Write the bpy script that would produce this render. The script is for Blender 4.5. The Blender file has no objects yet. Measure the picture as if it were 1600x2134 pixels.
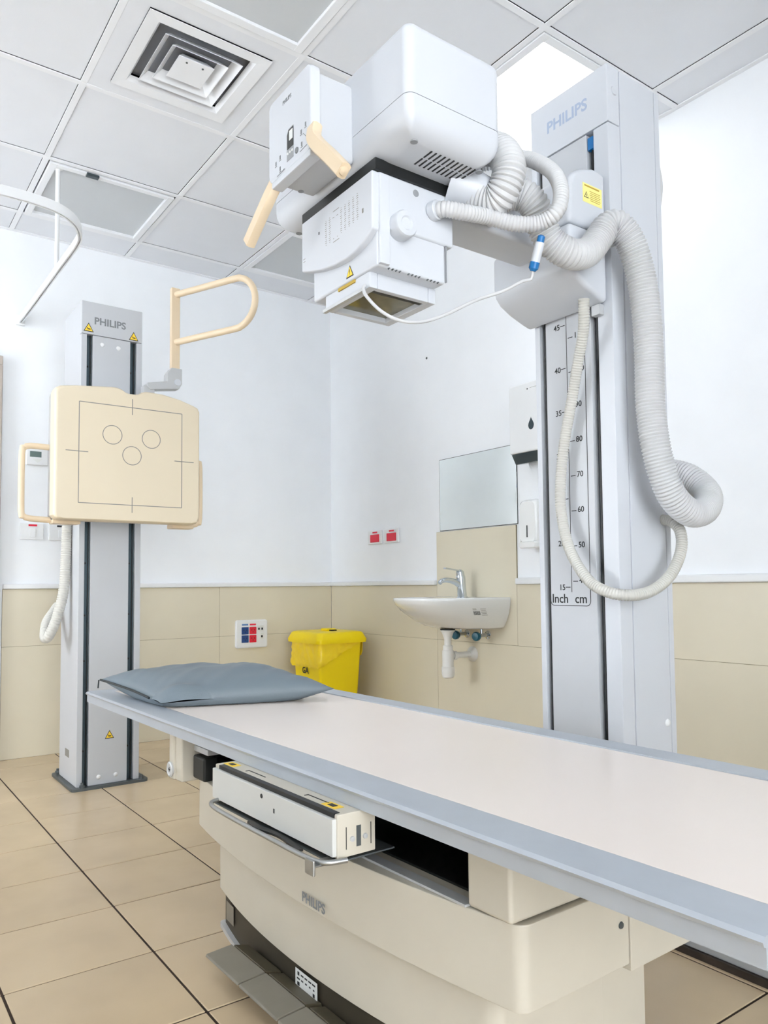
import bpy, bmesh, math, random
from mathutils import Vector, Matrix, noise

random.seed(7)
SC = bpy.context.scene
COL = SC.collection
H = 2.758            # ceiling height
RX, RY = 6.4, 4.2    # room size: wall_left is x=0, wall_back is y=0, room in x>0, y<0

# ------------------------------------------------------------------ camera, world, exposure
cam = bpy.data.cameras.new('camera')
cam_o = bpy.data.objects.new('camera', cam)
COL.objects.link(cam_o)
_r, _u, _w = Vector((0.5862, 0.8101, -0.0095)), Vector((0.0490, -0.0238, 0.9985)), Vector((-0.8087, 0.5858, 0.0538))
_r = (_r - _w * _r.dot(_w)).normalized(); _u = _r.cross(_w) ; _u.normalize()
cam_o.matrix_world = Matrix(((_r.x, _u.x, -_w.x, 4.334), (_r.y, _u.y, -_w.y, -2.6869), (_r.z, _u.z, -_w.z, 0.8688), (0, 0, 0, 1)))
cam.sensor_fit = 'HORIZONTAL'
cam.sensor_width = 36.0
cam.lens = 36.0 * 1589.88 / 1600.0
cam.shift_x = -5.0 / 1600.0
cam.shift_y = 67.5 / 1600.0
cam.clip_start = 0.02
SC.camera = cam_o

world = bpy.data.worlds.new('world'); SC.world = world
world.use_nodes = True
world.node_tree.nodes['Background'].inputs[0].default_value = (0.93, 0.97, 1.0, 1)
world.node_tree.nodes['Background'].inputs[1].default_value = 3.9
SC.view_settings.view_transform = 'Standard'
SC.view_settings.look = 'None'
SC.view_settings.exposure = 1.38
SC.view_settings.gamma = 1.0
SC.view_settings.use_curve_mapping = False
LAMP_STRENGTH = 1.5          # emission of the lit ceiling panels

# ------------------------------------------------------------------ materials
def lin(c):
    c = c / 255.0
    return c / 12.92 if c <= 0.04045 else ((c + 0.055) / 1.055) ** 2.4
def rgb(r, g, b): return (lin(r), lin(g), lin(b), 1.0)

def mat(name, col, rough=0.5, metal=0.0, spec=0.5, var=0.03, scale=6.0, bump=0.0, bscale=200.0, emit=None, per_obj=0.0, coat=0.0):
    m = bpy.data.materials.new(name); m.use_nodes = True
    nt = m.node_tree; b = nt.nodes['Principled BSDF']
    b.inputs['Roughness'].default_value = rough
    b.inputs['Metallic'].default_value = metal
    b.inputs['Specular IOR Level'].default_value = spec
    b.inputs['Coat Weight'].default_value = coat
    geo = nt.nodes.new('ShaderNodeNewGeometry')
    n = nt.nodes.new('ShaderNodeTexNoise'); n.inputs['Scale'].default_value = scale; n.inputs['Detail'].default_value = 3
    nt.links.new(geo.outputs['Position'], n.inputs['Vector'])
    mr = nt.nodes.new('ShaderNodeMapRange')
    mr.inputs['From Min'].default_value = 0.3; mr.inputs['From Max'].default_value = 0.7
    mr.inputs['To Min'].default_value = 1 - var; mr.inputs['To Max'].default_value = 1 + var
    nt.links.new(n.outputs['Fac'], mr.inputs['Value'])
    fac = mr.outputs['Result']
    if per_obj:
        oi = nt.nodes.new('ShaderNodeObjectInfo')
        m2 = nt.nodes.new('ShaderNodeMapRange')
        m2.inputs['To Min'].default_value = 1 - per_obj; m2.inputs['To Max'].default_value = 1 + per_obj
        nt.links.new(oi.outputs['Random'], m2.inputs['Value'])
        mm = nt.nodes.new('ShaderNodeMath'); mm.operation = 'MULTIPLY'
        nt.links.new(fac, mm.inputs[0]); nt.links.new(m2.outputs['Result'], mm.inputs[1]); fac = mm.outputs[0]
    vm = nt.nodes.new('ShaderNodeVectorMath'); vm.operation = 'SCALE'
    vm.inputs[0].default_value = col[:3]
    nt.links.new(fac, vm.inputs['Scale'])
    nt.links.new(vm.outputs['Vector'], b.inputs['Base Color'])
    if bump:
        n2 = nt.nodes.new('ShaderNodeTexNoise'); n2.inputs['Scale'].default_value = bscale
        nt.links.new(geo.outputs['Position'], n2.inputs['Vector'])
        bp = nt.nodes.new('ShaderNodeBump'); bp.inputs['Strength'].default_value = bump; bp.inputs['Distance'].default_value = 0.002
        nt.links.new(n2.outputs['Fac'], bp.inputs['Height']); nt.links.new(bp.outputs['Normal'], b.inputs['Normal'])
    if emit:
        b.inputs['Emission Color'].default_value = emit[0]; b.inputs['Emission Strength'].default_value = emit[1]
    return m

M = {}
M['wall'] = mat('wall_paint', rgb(243, 246, 250), 0.55, spec=0.3, var=0.012, bump=0.05, bscale=60)
M['ceil'] = mat('ceiling_panel_white', rgb(232, 235, 241), 0.75, var=0.012, bump=0.12, bscale=500)
M['tbar'] = mat('ceiling_bar_white', rgb(240, 242, 246), 0.55, var=0.01)
M['slab'] = mat('gap_shade_slab', rgb(130, 132, 138), 0.9)  # darkened so the gaps beside the panels read as shadow lines
M['grout'] = mat('dark_grout', rgb(54, 40, 30), 0.95, var=0.2, scale=30)
M['floor'] = mat('beige_floor_tile', rgb(204, 183, 152), 0.27, var=0.05, scale=5, bump=0.05, bscale=120, per_obj=0.03)
M['wtile'] = mat('beige_wall_tile', rgb(220, 212, 191), 0.34, var=0.025, scale=3, per_obj=0.012)
M['joint'] = mat('wall_joint', rgb(150, 138, 112), 0.9, var=0.1)
M['trim'] = mat('rail_white', rgb(232, 234, 236), 0.35, var=0.01)
M['white'] = mat('equipment_white', rgb(208, 212, 219), 0.36, var=0.012)
M['cream'] = mat('equipment_cream', rgb(202, 196, 182), 0.42, var=0.02, scale=9)
M['stand'] = mat('stand_white', rgb(196, 199, 204), 0.4, var=0.012)
M['hose'] = mat('hose_white', rgb(205, 206, 208), 0.5, var=0.02, scale=15)
M['hose2'] = mat('hose_ivory', rgb(202, 201, 195), 0.5, var=0.03, scale=15)
M['beige'] = mat('beige_plastic', rgb(230, 217, 192), 0.42, var=0.012)
M['beige2'] = mat('beige_handle', rgb(228, 208, 178), 0.36, var=0.015)
M['grey'] = mat('grey_plastic', rgb(150, 153, 157), 0.5)
M['lgrey'] = mat('light_grey_metal', rgb(196, 198, 200), 0.42, metal=0.3)
M['ink'] = mat('grey_ink', rgb(128, 132, 136), 0.6)
M['ink2'] = mat('pale_blue_ink', rgb(168, 182, 206), 0.6)
M['blackink'] = mat('black_ink', rgb(34, 36, 38), 0.6)
M['mark'] = mat('grey_mark', rgb(138, 136, 130), 0.6)
M['black'] = mat('black_paint', rgb(18, 21, 22), 0.45, var=0.15, scale=20)
M['track'] = mat('guide_track_dark', rgb(72, 88, 96), 0.4, metal=0.5)
M['plinth'] = mat('plinth_dark_brown', rgb(58, 52, 40), 0.6, var=0.12, scale=8)
M['silver'] = mat('anodised_aluminium', rgb(186, 193, 202), 0.4, metal=0.35, var=0.02, scale=20)
M['steel'] = mat('brushed_steel', rgb(170, 172, 172), 0.32, metal=0.9, var=0.06, scale=40)
M['chrome'] = mat('chrome', rgb(205, 212, 218), 0.1, metal=1.0, var=0.02)
M['dgrey'] = mat('base_plate_grey', rgb(92, 98, 100), 0.5, metal=0.4)
M['pedal'] = mat('pedal_grey_rubber', rgb(126, 121, 110), 0.45, var=0.05, scale=20)
M['pedal2'] = mat('pedal_hinge_grey', rgb(82, 76, 60), 0.5, var=0.05, scale=20)
M['top'] = mat('tabletop_laminate', rgb(240, 229, 221), 0.24, var=0.008, scale=3)
M['pillow'] = mat('pillow_vinyl', rgb(112, 124, 133), 0.48, var=0.04, scale=6, bump=0.12, bscale=350)
M['zip'] = mat('zip_black', rgb(26, 34, 38), 0.5)
M['yellow'] = mat('bin_yellow', rgb(255, 226, 0), 0.36, var=0.02)
M['liner'] = mat('liner_yellow', rgb(255, 222, 40), 0.28, var=0.05, scale=18)
M['warn'] = mat('sticker_yellow', rgb(252, 214, 60), 0.5)
M['pale_yellow'] = mat('sticker_pale_yellow', rgb(250, 240, 150), 0.5)
M['amber'] = mat('sticker_amber_ink', rgb(190, 160, 60), 0.6)
M['red'] = mat('socket_red', rgb(226, 34, 62), 0.4)
M['blue'] = mat('socket_blue', rgb(26, 66, 132), 0.4)
M['paleblue'] = mat('label_blue', rgb(96, 132, 186), 0.5)
M['cblue'] = mat('connector_blue', rgb(20, 112, 180), 0.35)
M['teal'] = mat('valve_teal', rgb(12, 84, 104), 0.3)
M['ceramic'] = mat('white_ceramic', rgb(238, 240, 240), 0.08, var=0.005, coat=0.3)
M['pvc'] = mat('white_pvc', rgb(232, 232, 230), 0.35)
M['lcd'] = mat('lcd_grey_green', rgb(104, 122, 120), 0.25)
M['darkglass'] = mat('dark_glass', rgb(30, 34, 36), 0.08)
M['olive'] = mat('window_olive', rgb(128, 124, 104), 0.08, metal=0.4, var=0.25, scale=14)
M['smoke'] = mat('smoked_plastic', rgb(58, 70, 76), 0.18)
M['diff_off'] = mat('unlit_diffuser', rgb(206, 210, 214), 0.5, var=0.01, bump=0.15, bscale=700)
M['door'] = mat('door_taupe', rgb(180, 168, 160), 0.5)
M['rust'] = mat('rail_grime', rgb(60, 52, 46), 0.6, var=0.4, scale=25)
M['mirror'] = mat('mirror_glass', rgb(242, 247, 246), 0.03, metal=1.0, var=0.004)
M['flap'] = mat('flap_white', rgb(206, 207, 204), 0.45)
M['paper'] = mat('label_white', rgb(226, 228, 226), 0.5)
M['lit'] = mat('lit_diffuser', rgb(250, 250, 250), 0.5, emit=((0.93, 0.97, 1.0, 1), LAMP_STRENGTH))

def pane_mat():
    m = bpy.data.materials.new('added_window_pane'); m.use_nodes = True; nt = m.node_tree; nt.nodes.clear()
    out = nt.nodes.new('ShaderNodeOutputMaterial'); mix = nt.nodes.new('ShaderNodeMixShader'); tr = nt.nodes.new('ShaderNodeBsdfTransparent'); gl = nt.nodes.new('ShaderNodeBsdfGlossy')
    fr = nt.nodes.new('ShaderNodeFresnel'); fr.inputs['IOR'].default_value = 1.45; gl.inputs['Roughness'].default_value = 0.02
    nt.links.new(fr.outputs[0], mix.inputs[0]); nt.links.new(tr.outputs[0], mix.inputs[1]); nt.links.new(gl.outputs[0], mix.inputs[2]); nt.links.new(mix.outputs[0], out.inputs[0])
    return m
M['pane'] = pane_mat()

# ------------------------------------------------------------------ mesh building
class B:
    """collects shapes (world coordinates) and links them as ONE mesh object"""
    def __init__(s): s.v = []; s.f = []; s.mi = []; s.mats = []
    def _m(s, m):
        m = M[m] if isinstance(m, str) else m
        if m not in s.mats: s.mats.append(m)
        return s.mats.index(m)
    def add(s, verts, faces, m):
        k = s._m(m); o = len(s.v)
        s.v += [tuple(v) for v in verts]
        for f in faces: s.f.append([i + o for i in f]); s.mi.append(k)
        return s
    def bm(s, bm, m):
        bm.verts.index_update()
        s.add([v.co[:] for v in bm.verts], [[v.index for v in f.verts] for f in bm.faces], m); bm.free(); return s
    def box(s, x0, x1, y0, y1, z0, z1, m, bev=0.0, seg=2):
        bm = bmesh.new(); bmesh.ops.create_cube(bm, size=1)
        for v in bm.verts:
            v.co = Vector(((x0 + x1) / 2 + v.co.x * (x1 - x0), (y0 + y1) / 2 + v.co.y * (y1 - y0), (z0 + z1) / 2 + v.co.z * (z1 - z0)))
        if bev: bmesh.ops.bevel(bm, geom=bm.edges[:], offset=bev, segments=seg, profile=0.5, affect='EDGES')
        return s.bm(bm, m)
    def prism(s, pts, axis, a0, a1, m, bev=0.0, seg=2):
        """2-D outline swept along an axis: pts are (y,z) for x, (x,z) for y, (x,y) for z"""
        def p3(p, a): return {'x': (a, p[0], p[1]), 'y': (p[0], a, p[1]), 'z': (p[0], p[1], a)}[axis]
        bm = bmesh.new()
        lo = [bm.verts.new(p3(p, a0)) for p in pts]; hi = [bm.verts.new(p3(p, a1)) for p in pts]
        bm.faces.new(lo); bm.faces.new(hi[::-1]); n = len(pts)
        for i in range(n): bm.faces.new((lo[i], hi[i], hi[(i + 1) % n], lo[(i + 1) % n]))
        bmesh.ops.recalc_face_normals(bm, faces=bm.faces[:])
        if bev:
            es = [e for e in bm.edges if len(e.link_faces) == 2 and e.calc_face_angle(0) > 0.5]
            bmesh.ops.bevel(bm, geom=es, offset=bev, segments=seg, profile=0.5, affect='EDGES')
        return s.bm(bm, m)
    def rings(s, rings, m, cap0=True, cap1=True, closed=False):
        n = len(rings[0]); V = [p for r in rings for p in r]; F = []
        R = len(rings)
        for k in range(R if closed else R - 1):
            a = k * n; b = ((k + 1) % R) * n
            for i in range(n): j = (i + 1) % n; F.append((a + i, a + j, b + j, b + i))
        if not closed:
            if cap0: F.append(tuple(range(n))[::-1])
            if cap1: F.append(tuple((R - 1) * n + i for i in range(n)))
        return s.add(V, F, m)
    def lathe(s, prof, org, axis, m, n=24):
        """prof: (radius, distance along axis)"""
        ax = Vector(axis).normalized(); t = Vector((0, 0, 1)) if abs(ax.z) < 0.9 else Vector((1, 0, 0))
        u = ax.cross(t).normalized(); w = ax.cross(u); o = Vector(org)
        return s.rings([[o + ax * d + (u * math.cos(6.28318531 * i / n) + w * math.sin(6.28318531 * i / n)) * max(r, 1e-5) for i in range(n)] for r, d in prof], m)
    def cyl(s, a, b, r, m, n=20, bev=0.0):
        a = Vector(a); b = Vector(b); L = (b - a).length
        pr = [(r - bev, 0), (r, bev), (r, L - bev), (r - bev, L)] if bev else [(r, 0), (r, L)]
        return s.lathe(pr, a, b - a, m, n)
    def tube(s, pts, rad, m, n=12, sect=None, up=None):
        """sweep along a smooth path; rad is a number or f(distance); sect a list of 2-D points instead of a circle"""
        P = [Vector(p) for p in pts]
        T = [(P[min(i + 1, len(P) - 1)] - P[max(i - 1, 0)]).normalized() for i in range(len(P))]
        nrm = Vector(up) if up else (Vector((0, 0, 1)) if abs(T[0].z) < 0.9 else Vector((1, 0, 0)))
        nrm = (nrm - T[0] * nrm.dot(T[0])).normalized(); R = []; d = 0
        for i in range(len(P)):
            if i:
                d += (P[i] - P[i - 1]).length
                nrm = (nrm - T[i] * nrm.dot(T[i])).normalized()
            bi = T[i].cross(nrm)
            if sect: R.append([P[i] + nrm * a + bi * b for a, b in sect])
            else:
                r = rad(d) if callable(rad) else rad
                R.append([P[i] + (nrm * math.cos(6.28318531 * k / n) + bi * math.sin(6.28318531 * k / n)) * r for k in range(n)])
        return s.rings(R, m)
    def text(s, txt, size, org, u, v, m, bold=0.0, align='LEFT', depth=0.0004):
        vs, fs = text_geo(txt, size, bold, align, depth)
        u = Vector(u).normalized(); v = Vector(v).normalized(); n = u.cross(v); o = Vector(org)
        return s.add([o + u * a + v * b + n * c for a, b, c in vs], fs, m)
    def quad(s, org, u, v, w, h, m, t=0.0006):
        """thin plate centred on org, w along u, h along v, standing t out of the surface"""
        u = Vector(u).normalized(); v = Vector(v).normalized(); n = u.cross(v); o = Vector(org)
        c = [(-w / 2, -h / 2), (w / 2, -h / 2), (w / 2, h / 2), (-w / 2, h / 2)]
        return s.poly([o + u * a + v * b for a, b in c], n, t, m)
    def poly(s, pts, n, t, m):
        n = Vector(n).normalized(); k = len(pts); V = [Vector(p) for p in pts] + [Vector(p) + n * t for p in pts]
        F = [tuple(range(k))[::-1], tuple(range(k, 2 * k))] + [(i, (i + 1) % k, (i + 1) % k + k, i + k) for i in range(k)]
        return s.add(V, F, m)
    def build(s, name, parent=None, label=None, smooth=38, kind=None):
        me = bpy.data.meshes.new(name)
        off = Vector(OFF.get(parent.as_pointer(), (0, 0, 0))) if parent else Vector((0, 0, 0))
        me.from_pydata([Vector(v) - off for v in s.v], [], s.f)
        for m in s.mats: me.materials.append(m)
        me.polygons.foreach_set('material_index', s.mi)
        bm = bmesh.new(); bm.from_mesh(me); bmesh.ops.recalc_face_normals(bm, faces=bm.faces[:]); bm.to_mesh(me); bm.free()
        if smooth:
            me.polygons.foreach_set('use_smooth', [True] * len(me.polygons)); me.set_sharp_from_angle(angle=math.radians(smooth))
        o = bpy.data.objects.new(name, me); COL.objects.link(o)
        if smooth:
            wn = o.modifiers.new('weighted', 'WEIGHTED_NORMAL'); wn.keep_sharp = True; wn.weight = 100
        if parent: o.parent = parent; OFF[o.as_pointer()] = off
        if label: o['label'] = label
        if kind: o['kind'] = kind
        return o
OFF = {}
TXT = {}
def text_geo(txt, size, bold, align, depth):
    k = (txt, size, bold, align, depth)
    if k not in TXT:
        c = bpy.data.curves.new('t', 'FONT'); c.body = txt; c.size = size; c.offset = bold; c.align_x = align; c.extrude = depth; c.resolution_u = 3
        o = bpy.data.objects.new('t', c); COL.objects.link(o)
        dg = bpy.context.evaluated_depsgraph_get(); dg.update()
        me = bpy.data.meshes.new_from_object(o.evaluated_get(dg))
        TXT[k] = ([v.co[:] for v in me.vertices], [tuple(p.vertices) for p in me.polygons])
        bpy.data.objects.remove(o); bpy.data.curves.remove(c); bpy.data.meshes.remove(me)
    return TXT[k]

def thing(name, loc, label, cat, group=None):
    o = bpy.data.objects.new(name, None); COL.objects.link(o); o.location = loc; o.empty_display_size = 0.05
    OFF[o.as_pointer()] = Vector(loc); o['label'] = label; o['category'] = cat
    if group: o['group'] = group
    return o
def tag(o, label, cat, group=None):
    o['label'] = label; o['category'] = cat
    if group: o['group'] = group
    return o
def smooth_path(pts, step=0.004):
    P = [Vector(p) for p in pts]; Q = [P[0] * 2 - P[1]] + P + [P[-1] * 2 - P[-2]]; out = []
    for i in range(1, len(Q) - 2):
        a, b, c, d = Q[i - 1:i + 3]; n = max(2, int((c - b).length / step))
        for k in range(n):
            t = k / n
            out.append(0.5 * ((2 * b) + (c - a) * t + (2 * a - 5 * b + 4 * c - d) * t * t + (3 * b - a - 3 * c + d) * t ** 3))
    out.append(P[-1]); return out
def resample(pts, step):
    out = [pts[0]]; acc = 0
    for a, b in zip(pts, pts[1:]):
        L = (b - a).length; pos = step - acc
        while pos <= L:
            out.append(a.lerp(b, pos / L)); pos += step
        acc = L - (pos - step)
    return out
def hose(b, pts, r, pitch, m, depth=0.1, n=18):
    st = pitch / 4; P = resample(smooth_path(pts), st)
    pat = [1 - depth, 1 - depth * 0.15, 1.0, 1 - depth * 0.5]
    T = [(P[min(i + 1, len(P) - 1)] - P[max(i - 1, 0)]).normalized() for i in range(len(P))]
    nrm = Vector((0.3, 0.2, 1)); R = []
    for i, p in enumerate(P):
        nrm = (nrm - T[i] * nrm.dot(T[i])).normalized(); bi = T[i].cross(nrm); rr = r * pat[i % 4]
        R.append([p + (nrm * math.cos(6.28318531 * k / n) + bi * math.sin(6.28318531 * k / n)) * rr for k in range(n)])
    return b.rings(R, m)
def rrect(x0, x1, y0, y1, r, n=6):
    """rounded rectangle outline"""
    out = []
    for cx, cy, a0 in ((x1 - r, y1 - r, 0), (x0 + r, y1 - r, 90), (x0 + r, y0 + r, 180), (x1 - r, y0 + r, 270)):
        for k in range(n + 1):
            a = math.radians(a0 + 90 * k / n); out.append((cx + r * math.cos(a), cy + r * math.sin(a)))
    return out
def shell(b, x0, x1, y0, y1, z0, z1, r, rb, rt, m, n=6):
    """box with rounded upright corners r, rounded bottom rb and rounded top rt"""
    zs = []
    if rb: zs += [(z0 + rb * (1 - math.cos(math.radians(a))), rb * (1 - math.sin(math.radians(a)))) for a in (0, 15, 30, 45, 60, 75, 90)]
    else: zs += [(z0, 0)]
    if rt: zs += [(z1 - rt * (1 - math.cos(math.radians(a))), rt * (1 - math.sin(math.radians(a)))) for a in (90, 75, 60, 45, 30, 15, 0)]
    else: zs += [(z1, 0)]
    R = []
    for z, ins in zs:
        R.append([(x, y, z) for x, y in rrect(x0 + ins, x1 - ins, y0 + ins, y1 - ins, max(r - ins * 0.6, 0.004), n)])
    return b.rings(R, m)
X, Y, Z = Vector((1, 0, 0)), Vector((0, 1, 0)), Vector((0, 0, 1))

def warning(name, parent, org, u, v, s, glyph='bang'):
    """black-edged yellow warning triangle"""
    u = Vector(u).normalized(); v = Vector(v).normalized(); n = u.cross(v); o = Vector(org)
    def tri(k): return [o + u * (-k * s / 2) + v * (-k * s * 0.40), o + u * (k * s / 2) + v * (-k * s * 0.40), o + v * (k * s * 0.52)]
    b = B(); b.poly(tri(1.0), n, 0.0005, 'blackink'); b.poly([p - v * s * 0.01 for p in tri(0.78)], n, 0.0009, 'warn')
    if glyph == 'bang':
        b.quad(o + v * s * 0.06, u, v, s * 0.07, s * 0.26, 'blackink', 0.0013); b.quad(o - v * s * 0.16, u, v, s * 0.07, s * 0.07, 'blackink', 0.0013)
    else:
        b.quad(o - v * s * 0.13 + u * s * 0.03, u, v, s * 0.30, s * 0.10, 'blackink', 0.0013)
        b.poly([o - v * s * 0.08 - u * s * 0.2, o - v * s * 0.04 - u * s * 0.05, o + v * s * 0.04 - u * s * 0.1], n, 0.0013, 'blackink')
    return b.build(name, parent, smooth=0)

# ================================================================== THE SETTING
# ---- floor: recessed dark grout with every tile laid on it
fl = B().box(-0.1, RX + 0.1, -RY - 0.1, 0.1, -0.1, -0.0022, 'grout').build('floor', smooth=0); fl['kind'] = 'structure'
SX, SY, FX, FY = 0.3237, 0.3275, 1.511, -2.045
gx, gy = 0.0055, 0.0058
tile_cache = {}
def tile_mesh(name, dx, dy, dz, m, bev):
    k = (name, round(dx, 4), round(dy, 4), round(dz, 4))
    if k not in tile_cache:
        o = B().box(-dx / 2, dx / 2, -dy / 2, dy / 2, -dz / 2, dz / 2, m, bev, 1).build(name, smooth=0)
        tile_cache[k] = o.data; bpy.data.objects.remove(o)
    return tile_cache[k]
def inst(name, me, loc, parent):
    o = bpy.data.objects.new(name, me); COL.objects.link(o); o.location = loc; o.parent = parent; return o
i0 = math.floor((0 - FX) / SX); j0 = math.floor((-RY - FY) / SY)
for i in range(i0, i0 + 23):
    for j in range(j0, j0 + 16):
        a0, a1 = max(FX + i * SX, 0.0), min(FX + (i + 1) * SX, RX); b0, b1 = max(FY + j * SY, -RY), min(FY + (j + 1) * SY, 0.0)
        if a1 - a0 < 0.02 or b1 - b0 < 0.02: continue
        inst('floor_tile', tile_mesh('floor_tile', a1 - a0 - gx, b1 - b0 - gy, 0.010, 'floor', 0.0012), ((a0 + a1) / 2, (b0 + b1) / 2, -0.005 + random.uniform(-3e-4, 3e-4)), fl)

# ---- walls, tiled below the dado rail
RZ = 0.868
def wall(name, *bx):
    o = B().box(*bx, 'wall').build(name, smooth=0); o['kind'] = 'structure'; return o
wl = wall('wall_left', -0.12, 0.0, -RY, 0.0, 0, H + 0.1)
wb = wall('wall_back', -0.12, RX + 0.12, 0.0, 0.12, 0, H + 0.1)
def wall_with_opening(name, axis, c0, c1, a0, a1, o0, o1, z0, z1):
    b = B()
    for p0, p1, q0, q1 in ((a0, o0, 0, H + 0.1), (o1, a1, 0, H + 0.1), (o0, o1, 0, z0), (o0, o1, z1, H + 0.1)):
        b.box(c0, c1, p0, p1, q0, q1, 'wall') if axis == 'y' else b.box(p0, p1, c0, c1, q0, q1, 'wall')
    o = b.build(name, smooth=0); o['kind'] = 'structure'; return o
def window(name, axis, c0, c1, o0, o1, z0, z1, n):  # unseen window, made up to let in fill light
    def bx(b, p0, p1, q0, q1, d0, d1, m):
        return b.box(d0, d1, p0, p1, q0, q1, m, 0.003) if axis == 'y' else b.box(p0, p1, d0, d1, q0, q1, m, 0.003)
    f = B(); w = 0.05
    for p0, p1, q0, q1 in ((o0, o1, z0, z0 + w), (o0, o1, z1 - w, z1), (o0, o0 + w, z0 + w, z1 - w), (o1 - w, o1, z0 + w, z1 - w)): bx(f, p0, p1, q0, q1, c0, c1, 'trim')
    o = f.build(name); o['kind'] = 'structure'
    for k in range(1, n): p = o0 + (o1 - o0) * k / n; bx(B(), p - 0.02, p + 0.02, z0 + w, z1 - w, c0 + 0.01, c1 - 0.01, 'trim').build('mullion', o)
    for k in range(n):
        p0, p1 = o0 + (o1 - o0) * k / n + (w if k == 0 else 0.02), o0 + (o1 - o0) * (k + 1) / n - (w if k == n - 1 else 0.02); m_ = (c0 + c1) / 2
        bx(B(), p0 - 0.004, p1 + 0.004, z0 + w - 0.004, z1 - w + 0.004, m_ - 0.003, m_ + 0.003, 'pane').build('pane', o, smooth=0)
wr = wall_with_opening('wall_right', 'y', RX, RX + 0.12, -RY, 0.0, -4.1, -1.7, 0.15, 2.65)  # opening cut for an added fill-light window
wf = wall_with_opening('wall_front', 'x', -RY - 0.12, -RY, -0.12, RX + 0.12, 0.4, 1.6, 0.6, 2.5)  # this opening too serves an added fill-light window
window('added_window_1', 'y', RX + 0.03, RX + 0.09, -4.1, -1.7, 0.15, 2.65, 3)  # both windows are unseen, added to brighten walls and equipment sideways
window('added_window_2', 'x', -RY - 0.09, -RY - 0.03, 0.4, 1.6, 0.6, 2.5, 1)
TT = 0.008
def wall_tiles(parent, axis, edges, rows, sign):
    """tiles standing TT proud of a wall plane, with a recessed joint strip behind them"""
    g = 0.0016
    for a0, a1 in zip(edges, edges[1:]):
        for z0, z1 in zip(rows, rows[1:]):
            if axis == 'y': inst('wall_tile', tile_mesh('wall_tile', TT, a1 - a0 - g, z1 - z0 - g, 'wtile', 0.0006), (sign * TT / 2, (a0 + a1) / 2, (z0 + z1) / 2), parent)
            else: inst('wall_tile', tile_mesh('wall_tile', a1 - a0 - g, TT, z1 - z0 - g, 'wtile', 0.0006), ((a0 + a1) / 2, sign * TT / 2, (z0 + z1) / 2), parent)
    if axis == 'y': B().box(0, sign * (TT - 0.002), edges[0], edges[-1], rows[0], rows[-1], 'joint').build('tile_joint', parent, smooth=0)
    else: B().box(edges[0], edges[-1], 0, sign * (TT - 0.002), rows[0], rows[-1], 'joint').build('tile_joint', parent, smooth=0)
wall_tiles(wl, 'y', [-1.985, -0.799, -TT], [0, 0.572, RZ], 1)
wall_tiles(wb, 'x', [TT, 1.104, 2.304, 3.504, 4.704, 5.904, RX], [0, 0.572], -1)
wall_tiles(wb, 'x', [TT, 1.104], [0.572, RZ], -1); wall_tiles(wb, 'x', [1.708, 2.304, 3.504, 4.704, 5.904, RX], [0.572, RZ], -1)
wall_tiles(wb, 'x', [1.104, 1.708], [0.572, 1.158], -1)
def trim(name, pts, axis, a0, a1):
    o = B().prism(pts, axis, a0, a1, 'trim', 0.006, 3).build(name); o['kind'] = 'structure'; return o
trim('trim_1', [(0, RZ), (0.024, RZ), (0.024, RZ + 0.026), (0, RZ + 0.028)], 'y', -1.985, -0.0)
trim('trim_2', [(0, RZ), (-0.024, RZ), (-0.024, RZ + 0.026), (0, RZ + 0.028)], 'x', 0.0, 1.100)
trim('trim_3', [(0, RZ), (-0.026, RZ), (-0.026, RZ + 0.030), (0, RZ + 0.032)], 'x', 1.712, RX)
for nm, pr, px, pz in (('wall_plug', wl, (0.0, -1.32, 1.985), X), ('wall_plug', wb, (1.03, 0.0, 2.15), -Y)):
    B().lathe([(0.007, 0), (0.006, 0.003), (0.002, 0.004)], px, pz, 'dgrey', 8).build(nm, pr)
d1 = B().box(0.002, 0.03, -2.97, -2.075, 0.0, 2.02, 'door', 0.004).build('door_1'); d1['kind'] = 'structure'
for a, b2, z0, z1 in ((-2.075, -2.006, 0, 2.022), (-3.04, -2.972, 0, 2.022), (-3.04, -2.006, 2.022, 2.07)):
    B().box(0.0, 0.045, a, b2, z0, z1, 'door', 0.004).build('door_frame', d1)
B().cyl((0.03, -2.88, 1.02), (0.085, -2.88, 1.02), 0.010, 'steel').tube([(0.085, -2.885, 1.02), (0.085, -2.76, 1.02)], 0.009, 'steel').build('door_handle', d1)

# ---- ceiling: slab, bars, panels
ce = B().box(-0.12, RX + 0.12, -RY - 0.12, 0.12, H + 0.03, H + 0.15, 'slab').build('ceiling', smooth=0); ce['kind'] = 'structure'
GX, GY = 0.8377, -1.3733
xs = [GX + 0.6 * i for i in range(-1, 10)]; ys = [GY + 0.6 * j for j in range(-4, 3)]
bw = 0.012
for x in xs: B().box(x - bw, x + bw, -RY, 0, H - 0.0005, H + 0.004, 'tbar', 0.0008, 1).build('ceiling_bar', ce, smooth=0)
for y in ys: B().box(0, RX, y - bw, y + bw, H, H + 0.004, 'tbar', 0.0008, 1).build('ceiling_bar', ce, smooth=0)
for bx in ((0, 0.022, -RY, 0), (0, RX, -0.022, 0), (RX - 0.022, RX, -RY, 0), (0, RX, -RY, -RY + 0.022)):
    B().box(*bx, H - 0.001, H + 0.004, 'tbar', 0.0008, 1).build('ceiling_bar', ce, smooth=0)
LIT = {(2, 1), (5, -3), (2, -4), (0, -4)}  # only the first is in view; the others are added for light
OFFC = {(2, -1), (-1, -1), (-1, 1)}
VENT = (1, -1)
ex = [0.0] + xs + [RX]; ey = [-RY] + ys + [0.0]
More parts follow.
